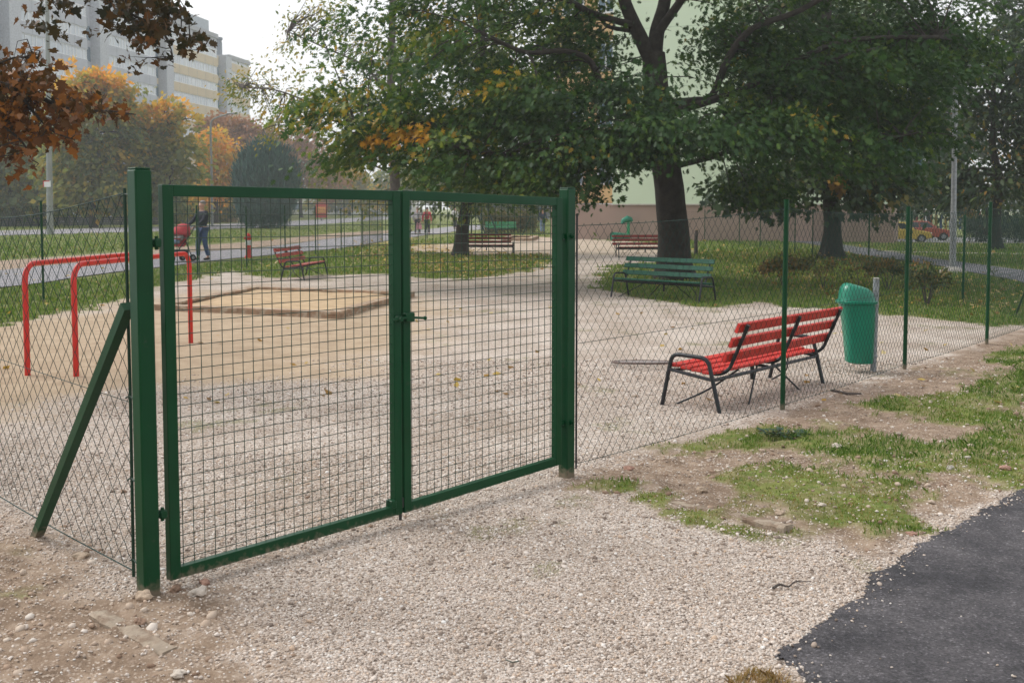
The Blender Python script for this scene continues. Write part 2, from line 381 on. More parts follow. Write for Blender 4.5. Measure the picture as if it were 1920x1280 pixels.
def ground_material():
    m = bpy.data.materials.new('ground'); m.use_nodes = True; nt = m.node_tree; L = nt.links.new
    b = nt.nodes['Principled BSDF']; b.inputs['Roughness'].default_value = .9; b.inputs['Specular IOR Level'].default_value = .2
    tc = node(nt, 'ShaderNodeTexCoord'); O = tc.outputs['Object']
    def attr(n):
        a = node(nt, 'ShaderNodeAttribute'); a.attribute_name = n; return a.outputs['Fac']
    def noise(s, d=4, r=.55):
        n = node(nt, 'ShaderNodeTexNoise'); n.inputs['Scale'].default_value = s; n.inputs['Detail'].default_value = d; n.inputs['Roughness'].default_value = r
        L(O, n.inputs['Vector']); return n.outputs[0]
    def ramp(src, *st):
        c = node(nt, 'ShaderNodeValToRGB'); e = c.color_ramp.elements
        e[0].position = st[0][0]; e[0].color = (*st[0][1], 1); e[1].position = st[-1][0]; e[1].color = (*st[-1][1], 1)
        for p, k in st[1:-1]: q = e.new(p); q.color = (*k, 1)
        L(src, c.inputs[0]); return c.outputs[0]
    def mix(f, a, c, bt='MIX'):
        n = node(nt, 'ShaderNodeMixRGB', blend_type=bt)
        if isinstance(f, float): n.inputs[0].default_value = f
        else: L(f, n.inputs[0])
        L(a, n.inputs[1]); L(c, n.inputs[2]); return n.outputs[0]
    def voro(s, feat='F1'):
        v = node(nt, 'ShaderNodeTexVoronoi', feature=feat); v.inputs['Scale'].default_value = s; L(O, v.inputs['Vector']); return v
    # gravel: one tint per pebble
    v = voro(105); sp = node(nt, 'ShaderNodeSeparateColor'); L(v.outputs['Color'], sp.inputs[0])
    gcol = ramp(sp.outputs[0], (0, (.20, .155, .125)), (.18, (.41, .335, .275)), (.44, (.58, .505, .445)), (.7, (.65, .58, .52)), (.86, (.55, .42, .33)), (1, (.76, .74, .71)))
    big = ramp(noise(1.1, 4), (.33, (.72, .68, .64)), (.62, (1, 1, 1)))
    gcol = mix(1.0, gcol, big, 'MULTIPLY')
    scol = ramp(noise(3.5, 7, .62), (.3, (.335, .25, .168)), (.7, (.475, .37, .262)))
    scol = mix(1.0, scol, ramp(noise(60, 4), (.3, (.8, .78, .76)), (.7, (1.05, 1.05, 1.05))), 'MULTIPLY')
    dcol = ramp(noise(6, 8, .65), (.28, (.12, .082, .056)), (.5, (.225, .16, .112)), (.72, (.36, .275, .205)))
    peb = voro(110); sp2 = node(nt, 'ShaderNodeSeparateColor'); L(peb.outputs['Color'], sp2.inputs[0])
    pm = ramp(sp2.outputs[1], (.80, (0, 0, 0)), (.84, (.8, .8, .8)))
    dcol = mix(pm, dcol, ramp(sp2.outputs[0], (0, (.26, .19, .14)), (1, (.48, .40, .33))))
    grc = ramp(noise(2.2, 6, .6), (.3, (.085, .125, .022)), (.55, (.14, .195, .04)), (.75, (.22, .23, .07)))
    grc = mix(1.0, grc, ramp(noise(28, 5), (.3, (.6, .62, .6)), (.7, (1.25, 1.2, 1.2))), 'MULTIPLY')
    col = mix(attr('sand'), gcol, scol)
    col = mix(attr('dirt'), col, dcol)
    gm = node(nt, 'ShaderNodeMath', operation='MULTIPLY'); L(attr('grass'), gm.inputs[0]); gmn = ramp(noise(19, 6, .7), (.35, (.35, .35, .35)), (.6, (1, 1, 1))); L(gmn, gm.inputs[1])
    col = mix(gm.outputs[0], mix(attr('grass'), col, mix(1.0, dcol, ramp(noise(3), (0, (.9, .95, .6)), (1, (.8, .95, .5))), 'MULTIPLY')), grc)
    lv = voro(9); sp3 = node(nt, 'ShaderNodeSeparateColor'); L(lv.outputs['Color'], sp3.inputs[0])
    lm = node(nt, 'ShaderNodeMath', operation='MULTIPLY'); L(attr('leaf'), lm.inputs[0]); L(ramp(sp3.outputs[2], (.45, (0, 0, 0)), (.5, (1, 1, 1))), lm.inputs[1])
    lm2 = node(nt, 'ShaderNodeMath', operation='MULTIPLY'); L(lm.outputs[0], lm2.inputs[0]); lm2.inputs[1].default_value = .75
    col = mix(lm2.outputs[0], col, ramp(sp3.outputs[0], (0, (.16, .10, .04)), (.5, (.30, .19, .05)), (1, (.40, .30, .10))))
    L(col, b.inputs['Base Color'])
    hv = node(nt, 'ShaderNodeMath', operation='SUBTRACT'); hv.inputs[0].default_value = 1; L(v.outputs['Distance'], hv.inputs[1])
    hn = node(nt, 'ShaderNodeMath', operation='MULTIPLY'); L(noise(70, 5), hn.inputs[0]); hn.inputs[1].default_value = .8
    hm = node(nt, 'ShaderNodeMixRGB'); L(attr('dirt'), hm.inputs[0]); L(hv.outputs[0], hm.inputs[1]); L(hn.outputs[0], hm.inputs[2])
    hm2 = node(nt, 'ShaderNodeMixRGB'); L(attr('sand'), hm2.inputs[0]); L(hm.outputs[0], hm2.inputs[1]); L(hn.outputs[0], hm2.inputs[2])
    bp = node(nt, 'ShaderNodeBump'); bp.inputs['Strength'].default_value = .8; bp.inputs['Distance'].default_value = .012
    L(hm2.outputs[0], bp.inputs['Height']); L(bp.outputs[0], b.inputs['Normal'])
    return m
GROUND_M = ground_material()
# one sheet: fine near the gate, coarser to the horizon
ys = [-40, -12, -3, 0, 1.2, 2.2]
y = 2.6
while y < 60: ys.append(y); y *= 1.0062
while y < 720: ys.append(y); y *= 1.06
ys = np.array(ys); NX = 620
sx = np.linspace(-1, 1, NX); wd = np.maximum(7.5, ys * .86 + 3.2)
GX = sx[None, :] * wd[:, None]; GX[ys < 0] = sx[None, :] * 60; GY = np.repeat(ys[:, None], NX, 1)
GP = np.stack([GX.ravel(), GY.ravel()], 1); ZN = zones(GP); GZ = gh(GP, ZN)
V = np.concatenate([GP, GZ[:, None]], 1); NY = len(ys)
idx = np.arange(NY * NX).reshape(NY, NX)
Q = np.stack([idx[:-1, :-1], idx[:-1, 1:], idx[1:, 1:], idx[1:, :-1]], -1).reshape(-1, 4)
g = npmesh('ground', V, 4, GROUND_M, quads=Q, smooth=True); tag(g, kind='structure')
for k in ('sand', 'dirt', 'grass', 'leaf'):
    a = g.data.attributes.new(k, 'FLOAT', 'POINT'); a.data.foreach_set('value', ZN[k].astype(np.float32))
# near asphalt path: an irregular broken edge
asd = sdp(GP, Z_ASPH) + (fbm(GP, 3, 51) - .5) * .13 + (fbm(GP, 14, 52) - .5) * .05
fa = (asd[Q] > 0).all(1) & (GP[Q[:, 0], 1] > 1.5) & (GP[Q[:, 0], 1] < 16)
used, inv = np.unique(Q[fa], return_inverse=True)
VA = V[used].copy(); VA[:, 2] = np.maximum(VA[:, 2], 0) * .3 + .012 + (fbm(GP[used], 2, 61) - .5) * .008 - .012 * sstep(.05, 0, asd[used]) 
VA[:, 2] += .004
ASPH = bpy.data.materials.new('asphalt'); ASPH.use_nodes = True
def asphalt(m, base, lift):
    nt = m.node_tree; L = nt.links.new; b = nt.nodes['Principled BSDF']; tc = node(nt, 'ShaderNodeTexCoord')
    b.inputs['Roughness'].default_value = .75; b.inputs['Specular IOR Level'].default_value = .35
    v = node(nt, 'ShaderNodeTexVoronoi'); v.inputs['Scale'].default_value = 130; L(tc.outputs['Object'], v.inputs['Vector'])
    s = node(nt, 'ShaderNodeSeparateColor'); L(v.outputs['Color'], s.inputs[0])
    c = node(nt, 'ShaderNodeValToRGB'); e = c.color_ramp.elements
    e[0].color = (*[k * .55 for k in base], 1); e[1].color = (*[k * 2.6 for k in base], 1); q = e.new(.55); q.color = (*base, 1); q = e.new(.9); q.color = (*[k * 1.4 for k in base], 1)
    L(s.outputs[0], c.inputs[0])
    n = node(nt, 'ShaderNodeTexNoise'); n.inputs['Scale'].default_value = 2.6; n.inputs['Detail'].default_value = 9; n.inputs['Roughness'].default_value = .65; L(tc.outputs['Object'], n.inputs['Vector'])
    r = node(nt, 'ShaderNodeValToRGB'); r.color_ramp.elements[0].position = .38; r.color_ramp.elements[1].position = .72
    r.color_ramp.elements[0].color = (.75, .75, .78, 1); r.color_ramp.elements[1].color = (lift, lift * .97, lift * .92, 1); L(n.outputs[0], r.inputs[0])
    m_ = node(nt, 'ShaderNodeMixRGB', blend_type='MULTIPLY'); m_.inputs[0].default_value = 1; L(c.outputs[0], m_.inputs[1]); L(r.outputs[0], m_.inputs[2]); L(m_.outputs[0], b.inputs['Base Color'])
    bp = node(nt, 'ShaderNodeBump'); bp.inputs['Strength'].default_value = .7; bp.inputs['Distance'].default_value = .006
    L(v.outputs['Distance'], bp.inputs['Height']); L(bp.outputs[0], b.inputs['Normal'])
asphalt(ASPH, (.038, .036, .040), 2.7)
o = npmesh('asphalt_path', VA, 4, ASPH, quads=inv.reshape(-1, 4), smooth=True); tag(o, kind='structure')
PATHM = bpy.data.materials.new('worn_asphalt'); PATHM.use_nodes = True; asphalt(PATHM, (.235, .23, .245), 1.25)
PATHD = bpy.data.materials.new('grey_asphalt'); PATHD.use_nodes = True; asphalt(PATHD, (.13, .13, .145), 1.4)
EARTH = mat('bare_earth', (.22, .16, .11), .9, .2, 1.5, col2=(.34, .25, .18))
def strip(name, near, far, m, z, n=14):
    a = gpoly(near); b = gpoly(far)
    def rs(p):
        L = np.r_[0, np.cumsum(np.linalg.norm(np.diff(p, axis=0), axis=1))]; t = np.linspace(0, L[-1], n * len(near))
        return np.stack([np.interp(t, L, p[:, 0]), np.interp(t, L, p[:, 1])], 1)
    a, b = rs(a), rs(b); k = len(a)
    wob = lambda p, s: p + np.stack([vnoise(p, .5, s) - .5, vnoise(p, .5, s + 1) - .5], 1) * .35
    a, b = wob(a, 5), wob(b, 9)
    V = np.concatenate([np.c_[a, gh(a) * (a[:, 1] > 30) + z], np.c_[b, gh(b) * (b[:, 1] > 30) + z]]); i = np.arange(k - 1)
    return tag(npmesh(name, V, 4, m, quads=np.stack([i, i + 1, k + i + 1, k + i], 1)), kind='structure')
strip('footpath', [(-900, 650), (-400, 588), (0, 540), (289, 502), (370, 493), (640, 465), (772, 445), (856, 434), (1000, 425)],
      [(-900, 570), (-400, 540), (0, 508), (240, 484), (336, 475), (470, 467), (640, 446), (772, 434), (856, 424), (1000, 417)], PATHM, .022)
strip('bare_earth', [(-900, 569), (-400, 539), (0, 507), (240, 483), (336, 474), (470, 466), (640, 445), (772, 433)],
      [(-900, 545), (-400, 520), (0, 490), (240, 473), (336, 464), (470, 454), (640, 437), (772, 430)], EARTH, .018)
strip('road', [(-900, 478), (0, 442), (310, 434), (560, 424), (720, 412), (800, 406)], [(-900, 462), (0, 433), (310, 425), (600, 412), (720, 406), (800, 402)], PATHM, .022)
strip('side_path', [(1450, 449), (1540, 461), (1629, 481), (1706, 491), (1865, 519), (1920, 530), (2300, 600)], [(1450, 446), (1578, 458), (1640, 469), (1719, 480), (1825, 495), (1920, 509), (2300, 560)], PATHD, .022)
strip('kerb_strip', [(1640, 472), (1719, 474.5), (1920, 478), (2200, 484)], [(1640, 470.5), (1719, 473), (1920, 476), (2200, 482)], mat('pale_kerb', (.36, .32, .27), .8), .022)
cx_, cy_ = np.linspace(20.5, 70, 30), np.array([70., 76., 86.])
cpv = np.array([(x, y) for y in cy_ for x in cx_]); cpi = np.arange(90).reshape(3, 30)
tag(npmesh('car_park', np.c_[cpv, gh(cpv) + .03], 4, PATHM, quads=np.stack([cpi[:-1, :-1], cpi[:-1, 1:], cpi[1:, 1:], cpi[1:, :-1]], -1).reshape(-1, 4)), kind='structure')

# ------------------------------------------------------------------ loose stones, grass blades, leaves (uncountable)
rng = np.random.default_rng(11)
def ico(seed):
    bm = bmesh.new(); bmesh.ops.create_icosphere(bm, subdivisions=1, radius=1)
    v = np.array([p.co for p in bm.verts]); f = np.array([[q.index for q in p.verts] for p in bm.faces]); bm.free()
    r = np.random.default_rng(seed); v *= (1 + (vnoise(v + seed * 7.3, 1.1, seed) - .5)[:, None] * .8)
    return v, f
ICOS = [ico(k) for k in range(6)]
def stones(name, P, r, m, parent=None, tint=None, flat=.62, zoff=.0):
    n = len(P); VV = []; FF = []; T = []; o = 0; var = rng.integers(0, 6, n)
    for k in range(6):
        q = np.where(var == k)[0]
        if not len(q): continue
        v, f = ICOS[k]; a = rng.uniform(0, 2 * PI, len(q)); s = r[q][:, None]
        e = rng.uniform(.75, 1.3, (len(q), 2))
        x = v[None, :, 0] * e[:, :1]; y_ = v[None, :, 1] * e[:, 1:]; z = v[None, :, 2] * flat * rng.uniform(.7, 1.25, (len(q), 1))
        c, s_ = np.cos(a)[:, None], np.sin(a)[:, None]
        tl = rng.normal(0, .35, (len(q), 2)); z2 = z + x * tl[:, :1] * .6 + y_ * tl[:, 1:] * .6
        W = np.stack([(x * c - y_ * s_) * s, (x * s_ + y_ * c) * s, z2 * s], -1) + P[q][:, None, :]
        W[:, :, 2] += (r[q] * zoff)[:, None]
        VV.append(W.reshape(-1, 3)); FF.append((f[None] + (np.arange(len(q)) * len(v))[:, None, None] + o).reshape(-1, 3)); o += len(q) * len(v)
        T.append(np.repeat(tint[q], len(v)))
    return npmesh(name, np.concatenate(VV), 3, m, parent, tint=np.concatenate(T), quads=np.concatenate(FF), smooth=True)
PEB = leafmat('pebble', [(0, (.17, .13, .105)), (.20, (.38, .305, .25)), (.46, (.58, .505, .445)), (.72, (.66, .59, .53)), (.86, (.50, .37, .27)), (1, (.76, .735, .70))], .8, 0, .25)
def scatter(n, y0, y1, seed, power=1.0):
    r = np.random.default_rng(seed); u = r.uniform(0, 1, n); Y = (y0 ** power + u * (y1 ** power - y0 ** power)) ** (1 / power)
    X = r.uniform(-1, 1, n) * (Y * .53 + .35); return np.stack([X, Y], 1)
def place(P, zz): return np.concatenate([P, gh(P, zz)[:, None]], 1)
def asph_mask(P): return sdp(P, Z_ASPH) + (fbm(P, 3, 51) - .5) * .13 + (fbm(P, 14, 52) - .5) * .05
P = np.concatenate([scatter(190000, 3.0, 6.8, 1, 1.5), scatter(60000, 6.5, 11, 2, 1.2)])
zz = zones(P); am = asph_mask(P); u = rng.uniform(0, 1, len(P))
gravel_w = np.clip((1 - zz['sand']) * (1 - zz['dirt'] * .86) * (1 - zz['pat'] * .55), 0, 1)
gravel_w = np.where(am > 0, np.clip(np.exp(-am / .05) * .34, 0.003, 1), gravel_w)
k = u < gravel_w; P = P[k]; am = am[k]
far = np.clip(P[:, 1] / 6, 1, 1.8)
rr = np.exp(rng.normal(math.log(.0039), .38, len(P))) * far
rr = np.where(rng.uniform(0, 1, len(P)) < .012, rr * 1.9, rr); rr = np.minimum(rr, .0135)
P3 = np.c_[P, gh(P, zones(P)) + np.where(am > 0, .014, 0)]
o = stones('gravel', P3, rr, PEB, tint=rng.uniform(0, 1, len(P)), zoff=.25); tag(o, 'pale pebble gravel spread in front of and behind the gate', 'gravel', kind='stuff')
# rubble in the dirt
P = scatter(9500, 3.2, 12.5, 5, 1.2); zz = zones(P); am = asph_mask(P)
k = (rng.uniform(0, 1, len(P)) < zz['dirt'] * (.35 + .65 * (fbm(P, 2, 19) > .5))) & (am < 0); P = P[k]
rr = np.exp(rng.normal(math.log(.0085), .5, len(P))); rr = np.clip(rr, .004, .022)
RUB = leafmat('rubble', [(0, (.20, .13, .09)), (.4, (.36, .26, .19)), (.8, (.50, .41, .33)), (1, (.62, .56, .50))], .85, 0, .2)
o = stones('rubble', place(P, zones(P)), rr, RUB, tint=rng.uniform(0, 1, len(P)), zoff=.15); tag(o, 'small stone rubble and clods in the bare dirt', 'rubble', kind='stuff')

def blades(name, P3, h, wd, m, tint, lean=.5, parent=None, seed=0):
    r = np.random.default_rng(seed); n = len(P3); a = r.uniform(0, 2 * PI, n); d = np.stack([np.cos(a), np.sin(a)], 1)
    b = r.uniform(0, 2 * PI, n); t = np.stack([np.cos(b), np.sin(b)], 1); l = r.uniform(.15, 1, n) * lean
    V = np.zeros((n, 5, 3))
    def pt(f, w): 
        c = np.zeros((n, 3)); c[:, :2] = t * (l * f ** 1.7 * h)[:, None]; c[:, 2] = f * h * (1 - .35 * l * f)
        o_ = np.zeros((n, 3)); o_[:, :2] = d * (w * wd / 2)[:, None] if hasattr(w, '__len__') else d * (w * wd / 2)[:, None]
        return c, o_
    for q, (f, w_) in enumerate(((0, 1.0), (.55, .8), (1, 0))):
        c, o_ = pt(f, w_)
        if q == 0: V[:, 0] = c - o_; V[:, 1] = c + o_
        if q == 1: V[:, 2] = c + o_; V[:, 4] = c - o_
        if q == 2: V[:, 3] = c
    V += P3[:, None, :]
    V[:, :2, 2] -= .01
    return npmesh(name, V, 5, m, parent, tint=np.repeat(tint, 5))
GRASS = leafmat('grass_blade', [(0, (.05, .115, .014)), (.45, (.105, .20, .028)), (.75, (.17, .205, .048)), (.9, (.30, .25, .10)), (1, (.34, .225, .11))], .5, .3, .3)
P = scatter(330000, 4.2, 12.5, 21, 1.4); zz = zones(P); am = asph_mask(P)
dens = fbm(P, 4, 33); k = (rng.uniform(0, 1, len(P)) < zz['grass'] * (zz['pat'] > .1) * np.clip(dens * 3 - .6, .06, 1) * .9) & (am < .02); P = P[k]
dryp = sstep(-.1, .25, sdp(P, Z_PATCH[2])) * .6
lush = np.clip(sstep(.40, .62, fbm(P, 1.4, 55)) * .65 + .35 * (P[:, 1] > 6.6) - dryp, 0, 1)
hh = (.016 + .03 * lush) * rng.uniform(.55, 1.35, len(P))
o = blades('grass', place(P, zones(P)), hh, np.full(len(P), .0045), GRASS, np.clip(rng.normal(.74 - .44 * lush, .16), 0, 1), 1.0, seed=3); tag(o, 'patchy green and dry grass on the dirt verge', 'grass', kind='stuff')
# dry tuft at the path corner
P = rng.uniform(-1, 1, (2600, 2)) * [.2, .2] + Z_DRY.mean(0); k = sdp(P, Z_DRY) + (fbm(P, 12, 3) - .5) * .06 > 0; P = P[k]
o = blades('dry_grass', np.c_[P, np.zeros(len(P)) + .005], rng.uniform(.02, .055, len(P)), np.full(len(P), .0035), GRASS, np.clip(rng.normal(.99, .05, len(P)), 0, 1), 1.6, seed=5); tag(o, 'brown dry grass clump at the corner of the asphalt', 'grass', kind='stuff')
# lawn and weeds further off: sampled more thinly with distance
r = np.random.default_rng(31); n = 150000
px = r.uniform(-300, 2200, n); py = 415 + r.uniform(0, 1, n) ** 1.25 * 235
P = np.array([gp(a, b)[:2] for a, b in zip(px, py)]); zz = zones(P)
def in_paths(P): 
    return 0
k = (zz['grass'] > .55) & (P[:, 1] > 11); P = P[k]; py = py[k]; zz = zones(P)
keep = np.ones(len(P), bool)
for poly in ([(-900, 655), (0, 543), (640, 467), (1000, 427), (1000, 415), (640, 436), (0, 488), (-900, 545)], [(-900, 480), (0, 443), (560, 425), (800, 406), (800, 401), (600, 411), (0, 431), (-900, 460)],
             [(1450, 449), (1629, 482), (1920, 531), (2300, 600), (2300, 555), (1825, 494), (1578, 457), (1450, 445)], [(1640, 458), (2100, 459), (2100, 440), (1680, 440)]):
    keep &= sdp(P, gpoly(poly)) < 0
P = P[keep]; 
weed = sstep(0, 1.2, sdp(P, Z_LEAF2)); hh = (.04 + .05 * r.uniform(0, 1, len(P)) + weed * .08 * r.uniform(0, 1, len(P))) * np.clip(P[:, 1] / 20, .8, 1.6)
o = blades('lawn', place(P, zones(P)), hh, np.clip(P[:, 1] * .0011, .012, .05), GRASS, np.clip(r.normal(.50 + .08 * weed, .17, len(P)), 0, .93), .9, seed=6); tag(o, 'mown lawn beside the paths and behind the benches', 'lawn', kind='stuff')
# fallen leaves
LITTER = leafmat('litter', [(0, (.16, .085, .03)), (.4, (.34, .20, .05)), (.7, (.46, .33, .08)), (1, (.45, .38, .22))], .6, .2, .3)
n = 26000; px = r.uniform(-200, 1950, n); py = 435 + r.uniform(0, 1, n) ** 1.3 * 330
P = np.array([gp(a, b)[:2] for a, b in zip(px, py)]); zz = zones(P)
k = r.uniform(0, 1, n) < np.clip(zz['leaf'] * 1.3 + .045 * zz['grass'] + .008, 0, 1); P = P[k]; n = len(P)
c = place(P, zones(P)) + np.c_[np.zeros((n, 2)), .012 + r.uniform(0, .04, n) * zones(P)['grass']]
a = r.uniform(0, 2 * PI, n); s = r.uniform(.03, .06, n) * np.clip(P[:, 1] / 22, .8, 1.6); tl = r.normal(0, .35, (n, 2))
uu = np.stack([np.cos(a), np.sin(a), tl[:, 0]], 1) * s[:, None]; vv = np.stack([-np.sin(a), np.cos(a), tl[:, 1]], 1) * s[:, None] * .7
V = np.stack([c - uu, c - uu * .2 + vv, c + uu, c - uu * .2 - vv], 1)
o = npmesh('fallen_leaves', V, 4, LITTER, tint=np.repeat(r.uniform(0, 1, n), 4)); tag(o, 'yellow and brown fallen leaves lying on grass and gravel', 'leaves', kind='stuff')

# ------------------------------------------------------------------ the double gate
GL, GR = gp(279, 1116), gp(1062, 893)
gu = (GR - GL).normalized(); gn = Vector((gu.y, -gu.x, 0))        # gn faces the camera
def ongate(x, y, off=0.0):
    d = ray(x, y); o = Vector((0, 0, CH)); p0 = GL + gn * off
    t = (p0 - o).dot(gn) / d.dot(gn); q = o + d * t
    return (q - GL).dot(gu), q.z
def G(s, z, off=0.0): return GL + gu * s + Vector((0, 0, z)) + gn * off
def ztop(P, ypx): return at(PPX, ypx, P.y).z
def gate_post(P, top, label, w=.072):
    t = thing('gate_post', label, 'gate post', (P.x, P.y, 0), group='square posts of the double gate')
    m = MB(); a = math.atan2(gu.y, gu.x)
    m.box((P.x, P.y, top / 2 - .06), (w, w, top + .12), a, .006); m.build('post', GREEN, t)
    c = MB(); c.box((P.x, P.y, top + .004), (w - .006, w - .006, .006), a, .002); c.build('cap', GREEN, t)
    return t
zl = ztop(GL, 318); zr = ztop(GR, 354)
pl = gate_post(GL, zl, 'taller looking near green square gate post with a slanting brace')
pr = gate_post(GR, zr, 'far green square gate post standing in loose dirt beside the chain-link fence')
# slanting brace of the near post
bf = gp(60, 1003); bt = Vector((GL.x, GL.y, 0)) + Vector((-gu.x * .03, -gu.y * .03, 0)); 
bd = Vector((bf.x - bt.x, bf.y - bt.y, 0)); 
zt = at(PPX, 575, GL.y).z
m = MB(); m.bar((bf.x, bf.y, -.06), (bt.x + bd.x * .06, bt.y + bd.y * .06, zt), .042, .042, gn); m.build('brace', GREEN, pl)
# hinge bolts
for P, par, ys_, side in ((GL, pl, (456, 968), 1), (GR, pr, (443, 790), -1)):
    for yy in ys_:
        z = at(PPX, yy, P.y).z; q = Vector((P.x, P.y, z))
        if side > 0:
            m = MB(); m.tube([q + gu * .03 + gn * .01, q + gu * .075 + gn * .01], .011, 8); m.box(q + gu * .062 + gn * .012, (.032, .034, .036), math.atan2(gu.y, gu.x), .005); m.tube([q + gu * .062 + gn * .012 - Vector((0, 0, .028)), q + gu * .062 + gn * .012 + Vector((0, 0, .028))], .008, 8)
        else:
            m = MB(); m.tube([q - gu * .06, q - gu * .03], .011, 8); m.box(q - gu * .05, (.03, .03, .034), math.atan2(gu.y, gu.x), .004); m.build('hinge', GREEN, par, True); m = MB(); m.tube([q + gn * .03, q + gn * .055], .009, 8); m.tube([q + gn * .037, q + gn * .046], .017, 6)
        m.build('hinge' if side > 0 else 'bolt', GREEN, par, True)
def gate_leaf(tl, tr, bl, br, label):
    A, B, Cc, D = [ongate(*p) for p in (tl, tr, bl, br)]
    s0 = (A[0] + Cc[0]) / 2; s1 = (B[0] + D[0]) / 2
    z = {'tl': A[1], 'tr': B[1], 'bl': Cc[1], 'br': D[1]}
    t = thing('gate_leaf', label, 'gate', tuple(G((s0 + s1) / 2, 0)), group='leaves of the double gate')
    W = s1 - s0; lo = lambda s: z['bl'] + (z['br'] - z['bl']) * (s - s0) / W; hi = lambda s: z['tl'] + (z['tr'] - z['tl']) * (s - s0) / W
    w = .048; th = .04; m = MB()
    for a, b in ((s0, s0 + w), (s1 - w, s1)):       # stiles
        m.hexa([G(a, lo(a), th / 2), G(b, lo(b), th / 2), G(b, lo(b), -th / 2), G(a, lo(a), -th / 2)], [G(a, hi(a), th / 2), G(b, hi(b), th / 2), G(b, hi(b), -th / 2), G(a, hi(a), -th / 2)])
    e = .0015
    for f, o0, o1 in ((lo, .0, w), (hi, -w, .0)):   # rails
        a, b = s0 + w, s1 - w
        m.hexa([G(a, f(a) + o0, th / 2 - e), G(b, f(b) + o0, th / 2 - e), G(b, f(b) + o0, -th / 2 + e), G(a, f(a) + o0, -th / 2 + e)], [G(a, f(a) + o1, th / 2 - e), G(b, f(b) + o1, th / 2 - e), G(b, f(b) + o1, -th / 2 + e), G(a, f(a) + o1, -th / 2 + e)])
    fr = m.build('frame', GREEN, t)
    bv = fr.modifiers.new('bevel', 'BEVEL'); bv.width = .003; bv.segments = 2; bv.limit_method = 'ANGLE'
    # welded 50 mm mesh, a little uneven
    m = MB(); off = -.006; nx = max(2, round((W - 2 * w) / .05)); st = (W - 2 * w) / nx; rw = .0019
    for i in range(nx):
        s = s0 + w + st * (i + .5)
        m.tube([G(s, lo(s) + w - .004, off), G(s + random.uniform(-.001, .001), (lo(s) + hi(s)) / 2, off), G(s, hi(s) - w + .004, off)], rw, 5, False)
    H = hi(s0) - lo(s0) - 2 * w; nz = round(H / .05); sz = H / nz; weld = m
    for k in range(nz):
        fz = w + sz * (k + .55)
        a, b = s0 + w - .006, s1 - w + .006
        z0, z1 = lo(a) + fz, lo(b) + fz + (hi(b) - lo(b) - hi(a) + lo(a)) * (fz / (H + 2 * w))
        m.tube([G(a, z0, off + .0038), G((a + b) / 2, (z0 + z1) / 2 - .001, off + .0038), G(b, z1, off + .0038)], rw, 5, False)
        for s_, z_ in ((a + .004, z0), (b - .004, z1)): weld.ball(G(s_, z_, off + .002), .0045, 6)
    m.build('wire_mesh', WIRE, t, True)
    return t, s0, s1, lo, hi
lA, a0, a1, alo, ahi = gate_leaf((300, 346), (748, 358), (316, 1087), (748, 962), 'wider near leaf of the green mesh gate, hinged on the braced post')
lB, b0, b1, blo, bhi = gate_leaf((752, 357), (1056, 371), (752, 961), (1042, 871), 'narrower far leaf of the green mesh gate carrying the sliding bolt')
# sliding bolt and drop bolt
zb = ongate(770, 594)[1]
m = MB(); m.tube([G(a1 - .075, zb, .042), G(b0 + .02, zb + .004, .042), G(b0 + .115, zb - .006, .05)], .0065, 8); m.ball(G(b0 + .118, zb - .006, .05), .011, 8)
m.box(G(b0 + .024, zb + .004, .034), (.058, .03, .045), math.atan2(gu.y, gu.x), .004); m.build('slide_bolt', GREEN, lB, True)
m = MB(); m.box(G(a1 - .03, zb, .034), (.03, .03, .03), math.atan2(gu.y, gu.x), .004); m.tube([G(a1 - .03, zb, .03), G(a1 - .03, zb, .06)], .012, 8); m.build('bolt_keeper', GREEN, lA, True)
zl_ = blo(b0)
m = MB(); m.box(G(b0 - .012, zl_ + .055, .0), (.03, .03, .05), math.atan2(gu.y, gu.x), .003); m.tube([G(b0 - .012, zl_ + .06, 0), G(b0 - .012, zl_ - .035, 0)], .008, 8); m.build('drop_bolt', mat('dark_iron', (.02, .02, .018), .5), lB, True)
m = MB(); m.box(G(a1 - .058, alo(a1) + .06, .0), (.03, .05, .04), math.atan2(gu.y, gu.x), .003); m.build('bolt_stop', GREEN, lA)

